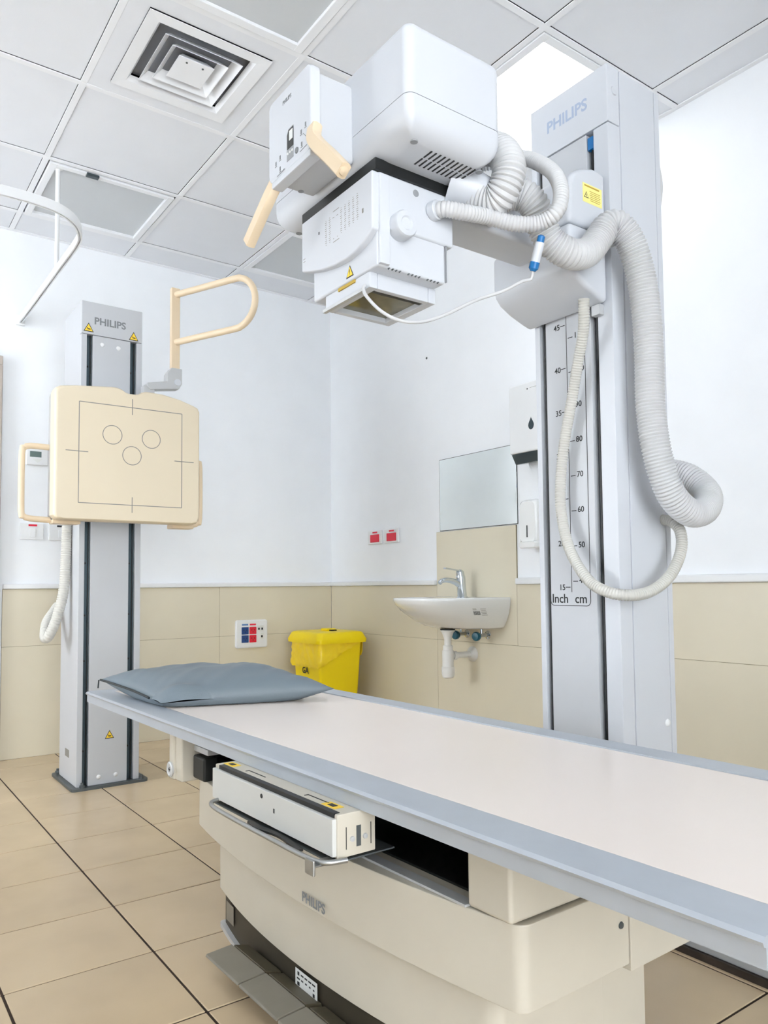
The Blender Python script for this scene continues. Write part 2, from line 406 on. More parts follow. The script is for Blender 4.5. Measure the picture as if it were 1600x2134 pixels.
for a in range(len(ex) - 1):
    for c in range(len(ey) - 1):
        cell = (a - 2, c - 5)
        if cell in LIT or cell in OFFC or cell == VENT: continue
        x0, x1, y0, y1 = ex[a] + 0.0128, ex[a + 1] - 0.0124, ey[c] + 0.0124, ey[c + 1] - 0.0128
        if x1 - x0 < 0.03 or y1 - y0 < 0.03: continue
        inst('ceiling_panel', tile_mesh('ceiling_panel', x1 - x0, y1 - y0, 0.012, 'ceil', 0.002), ((x0 + x1) / 2, (y0 + y1) / 2, H + 0.0105), ce)

# ---- ceiling lights
def ceiling_light(cell, label, lit, fw=0.032, drop=0.004, g=0.0145):
    x0, y0 = GX + 0.6 * cell[0] + g, GY + 0.6 * cell[1] + g; x1, y1 = x0 + 0.6 - 2 * g, y0 + 0.6 - 2 * g
    t = thing('ceiling_light', ((x0 + x1) / 2, (y0 + y1) / 2, H), label, 'ceiling light', 'square ceiling light panels')
    f = B()
    for bx in ((x0, x1, y0, y0 + fw), (x0, x1, y1 - fw, y1), (x0, x0 + fw, y0 + fw, y1 - fw), (x1 - fw, x1, y0 + fw, y1 - fw)):
        f.box(*bx, H - drop, H + 0.014, 'tbar', 0.0015, 1)
    f.build('frame', t, smooth=0)
    B().box(x0 + fw, x1 - fw, y0 + fw, y1 - fw, H + 0.006, H + 0.016, 'lit' if lit else 'diff_off').build('diffuser', t, 'glowing white diffuser' if lit else None, smooth=0)
    B().box(x0 - 0.012 + 0.002, x1 + 0.010, y0 - 0.010, y1 + 0.010, H + 0.0165, H + 0.024, 'dgrey').build('housing', t, smooth=0)  # dark sheet put in as the shadow lines round the frame
    return t
ceiling_light((2, 1), 'glowing square ceiling light behind the top of the tall tube column', True)
ceiling_light((5, -3), 'added unseen square ceiling light above and behind the viewer', True)  # this and the next two: unseen panels added to light the room
ceiling_light((2, -4), 'added unseen square ceiling light on the door side, out of the picture', True)
ceiling_light((0, -4), 'added unseen square ceiling light over the door, out of the picture', True)
ceiling_light((2, -1), 'unlit grey ceiling light panel between air vent and tube head', False)
lt = ceiling_light((-1, -1), 'unlit grey ceiling light panel with dark latch above the curtain track', False, 0.03, 0.008, 0.0185)
B().box(GX - 0.04, GX - 0.012, -1.80, -1.745, H - 0.016, H - 0.004, 'smoke', 0.002).build('latch', lt, 'dark latch')
ceiling_light((-1, 1), 'unlit grey ceiling light panel in the far corner above the looped grab bar', False)

# ---- air vent
vx, vy = GX + 0.6 * VENT[0] + 0.3, GY + 0.6 * VENT[1] + 0.3
vt = thing('ceiling_vent', (vx, vy, H), 'square white ceiling air vent with nested sloping louvres', 'air vent')
def sqring(b, ho, zo, hi, zi, m, th=0.0):
    co = [(-1, -1), (1, -1), (1, 1), (-1, 1)]
    R = [[(vx + sx * h, vy + sy * h, z) for sx, sy in co] for h, z in ((ho, zo), (hi, zi), (hi, zi + 0.002), (ho, zo + 0.002))]
    return b.rings(R, m, closed=True)
b = B(); sqring(b, 0.288, H + 0.001, 0.222, H + 0.001, 'ceil'); b.build('mounting_panel', vt, smooth=0)
b = B(); sqring(b, 0.222, H - 0.006, 0.178, H - 0.004, 'tbar'); sqring(b, 0.178, H - 0.004, 0.166, H + 0.012, 'tbar'); b.build('frame', vt, smooth=0)
for h in (0.143, 0.104):
    b = B(); sqring(b, h, H - 0.008, h - 0.026, H + 0.020, 'tbar'); b.build('louvre', vt, smooth=0)
b = B(); sqring(b, 0.066, H - 0.007, 0.045, H + 0.018, 'tbar'); b.box(vx - 0.0655, vx + 0.0655, vy - 0.0655, vy + 0.0655, H - 0.007, H - 0.005, 'tbar')
b.build('centre_plate', vt, smooth=0)
for dy in (-0.03, 0.03): B().cyl((vx + 0.045, vy + dy, H - 0.009), (vx + 0.045, vy + dy, H - 0.007), 0.004, 'dgrey', 8).build('screw', vt)
b = B(); sqring(b, 0.178, H + 0.013, 0.178, H + 0.062, 'black'); b.box(vx - 0.18, vx + 0.18, vy - 0.18, vy + 0.18, H + 0.062, H + 0.07, 'black'); b.build('duct', vt, 'duct opening painted black for shade', smooth=0)  # black inside imitates the shade between the louvres

# ================================================================== X-RAY TUBE STAND
CX0, CX1, CY0, CY1, CT = 2.775, 3.057, -1.0, -0.765, 2.30
xr = thing('xray_tube_stand', (2.92, -0.88, 0.0), 'tall white x-ray tube column with ceiling-high post, carriage, arm and tube head over the table', 'x-ray machine')
co = B(); co.box(CX0, CX1 - 0.004, CY0 + 0.028, CY1 + 0.001, 0.07, CT - 0.003, 'white', 0.003)
co.box(CX0, 2.794, CY0, CY0 + 0.03, 0.07, 2.135, 'white', 0.002); co.box(3.006, CX1, CY0, CY0 + 0.052, 0.07, 2.133, 'white', 0.003)
col_o = co.build('column', xr)
B().box(2.815, 2.981, CY0 + 0.001, CY0 + 0.03, 0.07, 2.132, 'stand', 0.002).build('front_panel', xr)
B().box(CX0, CX1, CY0, CY0 + 0.052, 2.136, CT, 'white', 0.003).build('top_cover', xr)
B().box(CX1 - 0.006, CX1 + 0.001, -0.946, -0.789, 0.07, CT - 0.004, 'white', 0.002).build('side_cover', xr)
B().box(CX1 - 0.006, CX1 + 0.001, -0.787, CY1, 0.07, CT - 0.004, 'white', 0.002).build('side_strip', xr)
B().box(CX0 - 0.02, CX1 + 0.02, CY0 - 0.01, CY1 + 0.01, 0.05, 0.075, 'dgrey', 0.004).build('base', xr)
for a, c in ((2.794, 2.815), (2.981, 3.006)):
    g = B(); g.box(a, c, CY0 + 0.022, CY0 + 0.028, 0.08, 2.12, 'track'); g.box((a + c) / 2 - 0.003, (a + c) / 2 + 0.003, CY0 + 0.012, CY0 + 0.026, 0.08, 2.12, 'black')
    g.build('guide_track', xr, 'dark guide track', smooth=0)
B().box(2.984, 3.004, CY0 + 0.004, CY0 + 0.02, 2.085, 2.12, 'cblue').build('track_stop', xr, 'blue stop at top of the track')
B().text('PHILIPS', 0.047, (2.838, CY0, 2.205), X, Z, 'ink2', 0.0012).build('lettering', xr, 'pale raised maker lettering', smooth=0)
B().lathe([(0.013, 0), (0.012, 0.003), (0.004, 0.005)], (CX1, -0.97, 2.23), X, 'white', 16).build('screw_cap', xr)
B().lathe([(0.011, 0), (0.009, 0.004), (0.003, 0.007)], (CX1, -0.807, 0.482), X, 'trim', 14).build('screw_cap', xr)
# measuring scale printed on the front panel
sc = B(); fy = CY0 + 0.0008
out = rrect(2.815, 2.960, 0.806, 2.0, 0.014, 4); inn = rrect(2.8168, 2.9582, 0.8078, 1.9982, 0.0125, 4)
k = len(out)
for i in range(k):
    j = (i + 1) % k
    sc.poly([(out[i][0], fy, out[i][1]), (out[j][0], fy, out[j][1]), (inn[j][0], fy, inn[j][1]), (inn[i][0], fy, inn[i][1])], -Y, 0.0004, 'blackink')
sc.quad((2.894, fy, 1.42), X, Z, 0.0016, 1.15, 'blackink', 0.0004)
for cm in range(40, 111, 10):
    z = 0.975 + (cm - 50) * 0.00993
    sc.quad((2.908, fy, z), X, Z, 0.017, 0.0022, 'blackink', 0.0004)
    sc.text(str(cm), 0.023, (2.921, fy, z - 0.005), X, Z, 'blackink', 0.0002)
for inch in range(15, 51, 5):
    z = 0.859 + (inch - 15) * 0.0251
    sc.quad((2.8805, fy, z), X, Z, 0.017, 0.0022, 'blackink', 0.0004)
    sc.text(str(inch), 0.023, (2.871, fy, z - 0.008), X, Z, 'blackink', 0.0002, 'RIGHT')
sc.text('Inch', 0.036, (2.820, fy, 0.815), X, Z, 'blackink', 0.0003); sc.text('cm', 0.036, (2.904, fy, 0.815), X, Z, 'blackink', 0.0003)
sc.build('measuring_scale', xr, 'printed inch and centimetre scale', smooth=0)

# carriage that rides on the column
KX0, KX1 = 2.757, 3.046
prof_up = [(-1.003, 1.817), (-1.003, 1.985), (-1.05, 1.99), (-1.10, 1.975), (-1.135, 1.955), (-1.152, 1.92), (-1.155, 1.817)]
prof_lo = [(-1.003, 1.815), (-1.155, 1.815), (-1.155, 1.72), (-1.148, 1.695), (-1.13, 1.675), (-1.09, 1.655), (-1.04, 1.638), (-1.003, 1.628)]
ca = B().prism(prof_lo, 'x', KX0, KX1, 'white', 0.014, 4).build('carriage', xr)
B().prism(prof_up, 'x', KX0, KX1, 'white', 0.014, 4).build('carriage_cover', ca)
st = B(); so = (KX1 + 0.0002, -1.06, 1.91)
st.quad(so, Y, Z, 0.078, 0.052, 'pale_yellow', 0.0004)
st.quad((so[0], -1.062, 1.930), Y, Z, 0.06, 0.004, 'amber', 0.0008)
for k in range(6): st.quad((so[0], -1.050, 1.918 - k * 0.005), Y, Z, 0.044 - 0.006 * (k % 2), 0.0014, 'amber', 0.0008)
st.poly([(so[0], -1.094, 1.897), (so[0], -1.076, 1.897), (so[0], -1.085, 1.914)], X, 0.0008, 'blackink')
st.poly([(so[0], -1.0915, 1.8985), (so[0], -1.0785, 1.8985), (so[0], -1.085, 1.911)], X, 0.0012, 'pale_yellow')
st.quad((so[0], -1.085, 1.9035), Y, Z, 0.0015, 0.007, 'blackink', 0.0015)
st.build('warning_label', ca, 'yellow printed warning label', smooth=0)
B().box(3.0, 3.03, -1.02, -1.0, 1.60, 1.63, 'lgrey', 0.003).build('bracket', ca)
# arm
B().box(2.862, 2.982, -1.545, -1.15, 1.752, 1.86, 'white', 0.010, 3).build('arm', xr)
B().cyl((2.922, -1.56, 1.815), (2.922, -1.49, 1.815), 0.075, 'white', 32, 0.008).build('arm_joint', xr)

# tube housing, two covers and a recessed seam
tx0, tx1, ty0, ty1, tz0, tz1 = 2.595, 3.17, -1.78, -1.52, 1.785, 2.014
hb = B(); shell(hb, tx0, tx1, ty0, ty1, tz0, 1.8585, 0.02, 0.05, 0, 'white'); hous = hb.build('tube_housing', xr)
hb = B(); shell(hb, tx0, tx1, ty0, ty1, 1.860, tz1, 0.02, 0, 0.02, 'white'); hb.build('housing_cover', hous)
hb = B(); shell(hb, tx0 + 0.002, tx1 - 0.002, ty0 + 0.002, ty1 - 0.002, 1.857, 1.862, 0.018, 0, 0, 'grey'); hb.build('housing_seam', hous)
slot = B().tube([(-0.014, 0, 0), (0.014, 0, 0)], 0, 'black', sect=[(0.0006, -0.002), (0.0006, 0.002), (-0.0006, 0.002), (-0.0006, -0.002)]).build('vent_slot', smooth=0)  # flush dark strips stand in for the shade of recessed slots
slot_me = slot.data; bpy.data.objects.remove(slot)
hoff = OFF[hous.as_pointer()]
for i in range(11):
    for j in range(2):
        inst('vent_slot', slot_me, Vector((3.080 + 0.032 * j, -1.683 + 0.0124 * i - 0.006 * 0, tz0 - 0.0002)) - hoff, hous)
for p in ((3.131, -1.735), (3.122, -1.545), (2.635, -1.727), (2.64, -1.56)):
    B().lathe([(0.008, -0.002), (0.008, 0.0008), (0.003, 0.0012)], (p[0], p[1], tz0 + 0.0002), -Z, 'grey', 12).build('screw', hous)
# cable horn at the back of the housing
B().lathe([(0.055, 0), (0.05, 0.03), (0.041, 0.075), (0.040, 0.085)], (3.03, -1.545, 1.80), (0.55, 0.75, -0.35), 'white', 24).build('cable_horn', hous)

# control panel
pn = B(); pn.box(2.79, 2.968, -1.865, -1.775, 1.80, 1.978, 'stand', 0.008, 3); pnl = pn.build('control_panel', xr)
pf = B(); pf.bm(bmesh.new(), 'white')
R = []
for y, ins in ((-1.868, 0.0), (-1.882, 0.0), (-1.888, 0.002), (-1.891, 0.007)):
    R.append([(x, y, z) for x, z in rrect(2.78 + ins, 2.976 - ins, 1.797 + ins, 1.99 - ins, 0.02 - ins, 5)])
pf.rings(R, 'white'); pf.build('panel_face', pnl)
B().text('PHILIPS', 0.0125, (2.852, -1.891, 1.953), X, Z, 'ink', 0.0003).build('lettering', pnl, smooth=0)
dp = B(); yy = -1.891
dp.poly([(2.872, yy, 1.812), (2.902, yy, 1.812), (2.902, yy, 1.884), (2.880, yy, 1.884), (2.872, yy, 1.872)], -Y, 0.0006, 'grey')
dp.poly([(2.875, yy, 1.838), (2.902, yy, 1.838), (2.902, yy, 1.881), (2.881, yy, 1.881), (2.875, yy, 1.871)], -Y, 0.0012, 'darkglass')
dp.quad((2.892, yy, 1.866), X, Z, 0.016, 0.022, 'paper', 0.0016)
dp.build('display', pnl, 'small dark display window', smooth=0)
for q in range(3): B().lathe([(0.003, 0), (0.0028, 0.0018), (0.001, 0.002)], (2.878 + 0.010 * q, yy - 0.0004, 1.828), -Y, 'paper', 10).build('button', pnl)
B().lathe([(0.007, 0), (0.0065, 0.002), (0.002, 0.0024)], (2.917, yy, 1.818), -Y, 'ink', 14).build('button', pnl, 'round grey button')
ic = B()
for q, (x, z) in enumerate(((2.82, 1.832), (2.840, 1.838), (2.840, 1.812), (2.936, 1.85), (2.955, 1.858), (2.938, 1.822))):
    ic.quad((x, yy, z), X, Z, 0.005, 0.009, 'ink', 0.0006); ic.quad((x, yy, z - 0.007), X, Z, 0.009, 0.0012, 'ink', 0.0006)
for x0, z0, x1, z1 in ((2.825, 1.800, 2.86, 1.803), (2.945, 1.842, 2.972, 1.815), (2.93, 1.808, 2.96, 1.810)):
    d = Vector((x1 - x0, 0, z1 - z0)); ic.quad(((x0 + x1) / 2, yy, (z0 + z1) / 2), d, (-d.z, 0, d.x), d.length, 0.0012, 'ink', 0.0006)
ic.build('panel_symbols', pnl, 'printed grey symbols', smooth=0, kind='stuff')
for p in ((2.80, 1.80), (2.955, 1.80)): B().lathe([(0.007, -0.002), (0.007, 0.001), (0.002, 0.0014)], (p[0], -1.815, p[1] + 0.0002), -Z, 'grey', 10).build('screw', pnl)
sect = [(c * 0.016, s * 0.011) for c, s in ((1, .5), (.8, 1), (-.8, 1), (-1, .5), (-1, -.5), (-.8, -1), (.8, -1), (1, -.5))]
hp = smooth_path([(2.677, -1.890, 1.700), (2.728, -1.888, 1.738), (2.770, -1.885, 1.772), (2.790, -1.874, 1.808)], 0.008)
B().tube(hp, 0, 'beige2', sect=sect, up=(0, 0, 1)).build('panel_handle', pnl, 'long beige grab handle on the near end of the panel')
hp = smooth_path([(2.978, -1.882, 1.842), (2.984, -1.888, 1.815), (3.006, -1.889, 1.786), (3.05, -1.887, 1.741), (3.088, -1.885, 1.700), (3.094, -1.885, 1.693)], 0.008)
hb2 = B(); hb2.tube(hp, 0, 'beige2', sect=sect, up=(1, 0, 0)); hb2.lathe([(0.010, 0), (0.009, 0.004), (0.002, 0.006)], (3.093, -1.885, 1.694), (0.65, 0, -0.75), 'beige2', 12); hb2.build('panel_handle', pnl, 'beige grab handle angled off the right edge of the panel')
B().box(2.795, 2.972, -1.890, -1.862, 1.783, 1.799, 'white', 0.004).build('panel_lip', pnl)

# black gap plate and collimator
B().box(2.722, 3.038, -1.768, -1.54, 1.762, 1.788, 'black', 0.002).build('mounting_plate', xr, 'black plate above the collimator')
cb = B(); cb.box(2.757, 3.028, -1.757, -1.566, 1.557, 1.70, 'white', 0.006, 3)
cb.box(2.757, 3.034, -1.757, -1.545, 1.645, 1.763, 'white', 0.006, 3)
coll = cb.build('collimator', xr)
cv = [(2.727, 1.762), (2.727, 1.640), (2.765, 1.628), (2.82, 1.614), (2.874, 1.605), (2.925, 1.602), (2.965, 1.606), (3.0, 1.616), (3.03, 1.634), (3.031, 1.762)]
B().prism(cv, 'y', -1.772, -1.752, 'white', 0.004, 3).build('front_cover', coll)
B().box(3.026, 3.036, -1.755, -1.728, 1.56, 1.76, 'white', 0.003).build('side_cover', coll)
B().box(3.027, 3.033, -1.568, -1.566, 1.56, 1.645, 'grey').build('seam', coll, smooth=0)
kn = B(); kn.lathe([(0.030, 0), (0.030, 0.026), (0.027, 0.031), (0.016, 0.032), (0.013, 0.029), (0.001, 0.029)], (3.028, -1.700, 1.652), X, 'white', 32); kn.build('knob', coll, 'round control knob')
B().lathe([(0.008, 0), (0.008, 0.0006), (0.003, 0.0008)], (3.0342, -1.655, 1.742), X, 'grey', 14).build('screw', coll)
pr = B(); yc = -1.772
for i in range(9):
    n = 13 if i not in (2, 3) else 2
    for k in range(n):
        zz = 1.665 + 0.0048 * k + 0.0012 * i if n > 2 else 1.668 + 0.05 * k
        pr.quad((2.842 + 0.0165 * i, yc, zz), X, Z, 0.007 if k % 3 else 0.003, 0.0012, 'mark', 0.0003)
for z in (1.66, 1.732): pr.quad((2.886, yc, z), X, Z, 0.026, 0.0014, 'mark', 0.0003)
pr.quad((2.74, yc, 1.668), X, Z, 0.010, 0.0012, 'mark', 0.0003); pr.quad((2.74, yc, 1.661), X, Z, 0.010, 0.0012, 'mark', 0.0003); pr.quad((2.81, yc, 1.706), X, Z, 0.004, 0.007, 'blackink', 0.0003)
pr.quad((2.995, yc, 1.685), X, Z, 0.006, 0.010, 'mark', 0.0003)
pr.build('printed_scale', coll, 'printed rows of fine dashes', smooth=0, kind='stuff')
warning('warning_sticker', coll, (2.920, -1.7572, 1.578), X, Z, 0.030)
vs = B().box(-0.0015, 0.0015, -0.0008, 0.0008, -0.008, 0.008, 'dgrey').build('vent_slot', smooth=0); vme = vs.data; bpy.data.objects.remove(vs)
for gk in range(3):
    for q in range(4):
        o = inst('vent_slot', vme, Vector((3.0255, -1.722 + 0.054 * gk + 0.010 * q, 1.5605)) - OFF[coll.as_pointer()], coll); o.rotation_euler = (0, 0.78, 1.5708)
# accessory rails and glass window below the collimator
ax0, ax1, ay0, ay1, az = 2.805, 2.990, -1.752, -1.565, 1.522
for bx in ((ax0, ax1, ay0, ay0 + 0.022), (ax0, ax1, ay1 - 0.022, ay1), (ax0, ax0 + 0.016, ay0 + 0.022, ay1 - 0.022), (ax1 - 0.016, ax1, ay0 + 0.022, ay1 - 0.022)):
    B().box(*bx, az, 1.558, 'white', 0.0025).build('accessory_rail', coll)
B().box(ax0 - 0.004, ax1 - 0.02, ay0 - 0.006, ay0 + 0.004, az - 0.004, az + 0.004, 'lgrey', 0.001).build('rail_lip', coll)
B().box(ax0 + 0.016, ax1 - 0.016, ay0 + 0.022, ay1 - 0.022, az + 0.012, az + 0.018, 'olive').build('window', coll, 'dark olive glass window', smooth=0)
B().box(ax1 - 0.034, ax1 - 0.016, ay0 + 0.022, ay1 - 0.022, az + 0.004, az + 0.012, 'black').build('window_edge', coll, 'black strip inside the window frame', smooth=0)
B().box(ax0 + 0.06, ax0 + 0.13, ay0 - 0.003, ay0 + 0.006, 1.550, 1.5575, 'amber', 0.001).build('label', coll, 'yellow label strip')

# hoses
R_T = 0.038
hz = B(); hose(hz, [(3.055, -1.505, 1.768), (3.098, -1.478, 1.752), (3.130, -1.472, 1.772), (3.137, -1.466, 1.818), (3.102, -1.458, 1.872), (3.035, -1.452, 1.912), (2.96, -1.475, 1.92), (2.92, -1.53, 1.92)], 0.039, 0.0095, 'hose', 0.13, 22)
hz.build('cable_hose', xr, 'short thick ribbed hose curling behind the tube head')
hz = B(); hose(hz, [(2.99, -1.42, 1.775), (3.030, -1.395, 1.808), (3.065, -1.36, 1.815), (3.082, -1.33, 1.793), (3.078, -1.30, 1.757), (3.083, -1.27, 1.714), (3.100, -1.22, 1.690), (3.095, -1.15, 1.712), (3.095, -1.105, 1.757), (3.105, -1.078, 1.795), (3.120, -1.052, 1.799), (3.133, -1.019, 1.759), (3.138, -0.988, 1.681), (3.14, -0.970, 1.582), (3.14, -0.963, 1.468), (3.14, -0.963, 1.327), (3.15, -0.952, 1.200), (3.16, -0.913, 1.101), (3.17, -0.845, 1.055), (3.165, -0.765, 1.068), (3.13, -0.695, 1.120), (3.07, -0.690, 1.175), (3.00, -0.705, 1.20), (2.955, -0.722, 1.205)], R_T, 0.0088, 'hose', 0.11, 22)
hz.build('cable_hose', xr, 'long thick ribbed hose hanging beside the column with a loop at the bottom')
hz = B(); hose(hz, [(3.035, -1.605, 1.714), (3.062, -1.594, 1.712), (3.085, -1.555, 1.706), (3.097, -1.49, 1.708), (3.130, -1.44, 1.694), (3.168, -1.40, 1.692), (3.200, -1.38, 1.712), (3.196, -1.36, 1.765), (3.158, -1.34, 1.832), (3.098, -1.33, 1.890), (3.045, -1.33, 1.925), (2.99, -1.36, 1.932), (2.93, -1.42, 1.925)], 0.0185, 0.0078, 'hose', 0.13, 16)
hz.build('cable_hose', xr, 'thin ribbed hose curling from the collimator')
B().lathe([(0.022, 0), (0.022, 0.016), (0.020, 0.018)], (3.032, -1.607, 1.714), (1, 0.25, 0), 'white', 20).build('hose_fitting', xr)
hz = B(); hose(hz, [(3.022, -1.075, 1.632), (3.015, -1.068, 1.590), (3.000, -1.055, 1.545), (2.970, -1.040, 1.484), (2.933, -1.030, 1.373), (2.904, -1.028, 1.269), (2.887, -1.028, 1.162), (2.890, -1.032, 1.067), (2.926, -1.042, 0.963), (2.994, -1.056, 0.883), (3.055, -1.058, 0.849), (3.105, -1.030, 0.838), (3.12, -0.957, 0.847), (3.13, -0.885, 0.887), (3.13, -0.832, 0.952), (3.12, -0.815, 1.008), (3.09, -0.808, 1.038), (3.056, -0.802, 1.046)], 0.0155, 0.0072, 'hose2', 0.13, 14)
hz.build('cable_hose', xr, 'thin ribbed hose drooping across the measuring scale')
B().box(3.046, 3.112, -1.088, -1.03, 1.76, 1.775, 'lgrey', 0.003).build('hose_clamp', xr)
B().tube(smooth_path([(3.036, -0.757, 2.10), (3.042, -0.752, 2.03), (3.034, -0.757, 1.95)], 0.01), 0.012, 'hose').build('cable_hose', xr)
cn = B(); d = Vector((-0.027, 0.0, -0.066)).normalized(); p0 = Vector((3.172, -1.40, 1.662))
cn.lathe([(0.004, 0), (0.0085, 0.003), (0.0085, 0.016), (0.010, 0.0165)], p0, d, 'cblue', 16)
cn.lathe([(0.0105, 0.0165), (0.0108, 0.02), (0.0108, 0.058), (0.0100, 0.060)], p0, d, 'white', 16)
cn.lathe([(0.0112, 0.060), (0.0112, 0.074), (0.006, 0.080)], p0, d, 'cblue', 16)
cn.build('cable_connector', xr, 'white cable connector with blue ends')
q = p0 + d * 0.078
B().tube(smooth_path([q, q + d * 0.02, (3.128, -1.42, 1.565), (3.106, -1.46, 1.540), (3.077, -1.52, 1.514), (3.056, -1.59, 1.474), (3.056, -1.66, 1.443), (3.049, -1.715, 1.437), (3.032, -1.752, 1.455), (2.998, -1.766, 1.495), (2.978, -1.760, 1.520), (2.974, -1.753, 1.53)], 0.008), 0.0038, 'hose', 10).build('sensor_cable', xr, 'thin white cable looping under the collimator')

# floor rail under the column
fr = B(); fr.box(2.0, 5.0, -1.052, -0.72, 0, 0.018, 'rust', 0.002); fr.box(2.0, 5.0, -1.046, -0.985, 0.018, 0.040, 'silver', 0.004); fr.box(2.0, 5.0, -0.78, -0.725, 0.018, 0.04, 'silver', 0.004)
tag(fr.build('floor_rail'), 'dark floor rail with silver track tops, carrying the column behind the table', 'rail')

# ================================================================== TABLE
TZ = 0.53
tb = thing('exam_table', (2.95, -1.66, 0.0), 'long x-ray table with pale top, silver edge rails and cream pedestal', 'examination table')
TX0, TX1 = 1.69, 3.930
B().box(TX0 + 0.05, TX1, -1.903, -1.404, TZ - 0.022, TZ - 0.0004, 'top', 0.0015).build('tabletop', tb)
prn = [(-1.905, TZ), (-1.968, TZ), (-1.978, TZ - 0.0015), (-1.983, TZ - 0.006), (-1.981, TZ - 0.0105), (-1.977, TZ - 0.0125), (-1.977, TZ - 0.034), (-1.95, TZ - 0.034), (-1.95, TZ - 0.016), (-1.905, TZ - 0.016)]
B().prism(prn, 'x', TX0, TX1, 'silver').build('side_rail', tb, smooth=25)
prf = [(-3.308 - y, z) for y, z in prn]
prf = [(y, z + (0.002 if z == TZ else 0)) for y, z in prf]
B().prism(prf, 'x', TX0, TX1, 'silver').build('side_rail', tb, smooth=25)
B().box(TX0, TX0 + 0.052, -1.975, -1.335, TZ - 0.034, TZ - 0.0006, 'silver', 0.003).build('end_rail', tb)
B().box(TX0 + 0.05, TX1 - 0.002, -1.404 + 0.0002, -1.402, TZ - 0.02, TZ - 0.001, 'black').build('edge_strip', tb, 'thin dark edge line', smooth=0)
B().box(1.76, TX1 - 0.01, -1.90, -1.42, TZ - 0.030, TZ - 0.0225, 'lgrey').build('underframe', tb, smooth=0)

def bow(x0, x1, yb, yf, bulge, r, n=20):
    """plan of a bow-fronted cover"""
    pts = [(x1, yb), (x1, yf + r)]
    cx = (x0 + x1) / 2; hw = (x1 - x0) / 2
    def fy(x): return yf - bulge * (1 - ((x - cx) / hw) ** 2)
    for a in (22.5, 45, 67.5): pts.append((x1 - r + r * math.cos(math.radians(a)), yf + r - r * math.sin(math.radians(a))))
    for i in range(n + 1): x = x1 - r - (x1 - x0 - 2 * r) * i / n; pts.append((x, fy(x) + bulge * (1 - ((x1 - r - cx) / hw) ** 2)))
    for a in (67.5, 45, 22.5): pts.append((x0 + r - r * math.cos(math.radians(a)), yf + r - r * math.sin(math.radians(a))))
    pts += [(x0, yf + r), (x0, yb)]
    return pts
B().prism(bow(2.385, 3.53, -1.638, -1.892, 0.05, 0.022), 'z', 0.250, 0.376, 'cream', 0.003).build('pedestal_cover', tb)
B().box(2.40, 3.53, -1.635, -1.44, 0.236, 0.376, 'cream', 0.004).build('rear_cover', tb)
B().prism(bow(2.445, 3.445, -1.60, -1.864, 0.052, 0.03), 'z', 0.102, 0.2475, 'cream', 0.003).build('lower_cover', tb)
B().box(2.52, 3.44, -1.598, -1.47, 0.0, 0.234, 'cream', 0.004).build('lower_rear_cover', tb)
B().prism(bow(2.455, 3.40, -1.60, -1.846, 0.055, 0.01), 'z', 0.012, 0.104, 'plinth').build('plinth', tb, 'dark brown recessed plinth')
B().prism(bow(2.445, 3.40, -1.60, -1.856, 0.055, 0.01), 'z', 0.0, 0.012, 'lgrey').build('foot_strip', tb)
B().box(2.49, 3.42, -1.845, -1.60, 0.2470, 0.2505, 'grey').build('seam', tb, smooth=0)
for y in (-1.66, -1.60): B().lathe([(0.006, 0), (0.005, 0.002), (0.002, 0.0024)], (3.5305, y, 0.318), X, 'dgrey', 12).build('screw', tb)
B().box(3.432, 3.524, -1.905, -1.45, 0.379, TZ - 0.031, 'cream', 0.007, 3).build('support_block', tb)
# opening with the bucky carriage, its shade put in as black lining
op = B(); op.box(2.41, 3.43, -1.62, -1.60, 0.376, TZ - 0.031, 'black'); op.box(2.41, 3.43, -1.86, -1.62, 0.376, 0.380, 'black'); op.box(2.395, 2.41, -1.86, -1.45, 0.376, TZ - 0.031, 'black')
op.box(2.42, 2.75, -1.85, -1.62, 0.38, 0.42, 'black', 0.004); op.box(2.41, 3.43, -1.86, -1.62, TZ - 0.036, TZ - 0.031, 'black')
op.build('carriage_opening', tb, 'open slot under the tabletop, its shade painted black', smooth=0)
B().box(2.75, 3.431, -1.908, -1.885, 0.3765, 0.381, 'lgrey', 0.001).build('slot_lip', tb)
B().cyl((2.43, -1.80, 0.44), (3.43, -1.80, 0.44), 0.009, 'dgrey', 12).build('guide_rod', tb)
# cassette tray
TD = 0.016
tr = B(); tr.box(2.7840, 3.2520, -2.022, -1.945, 0.424, 0.4955, 'cream', 0.0025); tray = tr.build('cassette_tray', tb)
B().box(2.8060, 3.2440, -2.0235, -2.012, 0.489, 0.4967, 'black').build('tray_slot', tray, 'black slot along the tray edge', smooth=0)
B().box(2.7870, 3.2490, -2.030, -2.021, 0.428, 0.4885, 'flap', 0.0015).build('tray_front', tray, 'off-white front flap')
for x in (2.886, 3.116):
    b = B(); b.box(x, x + 0.07, -1.996, -1.9945, 0.4950, 0.4965, 'blackink'); b.box(x, x + 0.0015, -2.003, -1.9945, 0.4950, 0.4965, 'blackink'); b.build('finger_slot', tray, smooth=0)
for x in (2.816, 3.201):
    b = B(); b.quad((x, -1.998, 0.4957), X, Y, 0.042, 0.020, 'warn', 0.0005); b.quad((x, -1.998, 0.4959), X, Y, 0.018, 0.010, 'blackink', 0.0008); b.build('warning_sticker', tray, 'yellow hand warning sticker', smooth=0)
for y, w, h in ((-2.005, 0.0014, 0.036), (-1.955, 0.0014, 0.036), (-1.980, 0.009, 0.034)):
    B().quad((3.2522, y, 0.455), Y, Z, w, h, 'blackink' if w < 0.005 else 'dgrey', 0.0005).build('side_slot', tray, smooth=0)
for y in (-1.993, -1.967): B().lathe([(0.0048, 0), (0.004, 0.003), (0.001, 0.0034)], (3.252, y, 0.452), X, 'lgrey', 10).build('screw', tray)
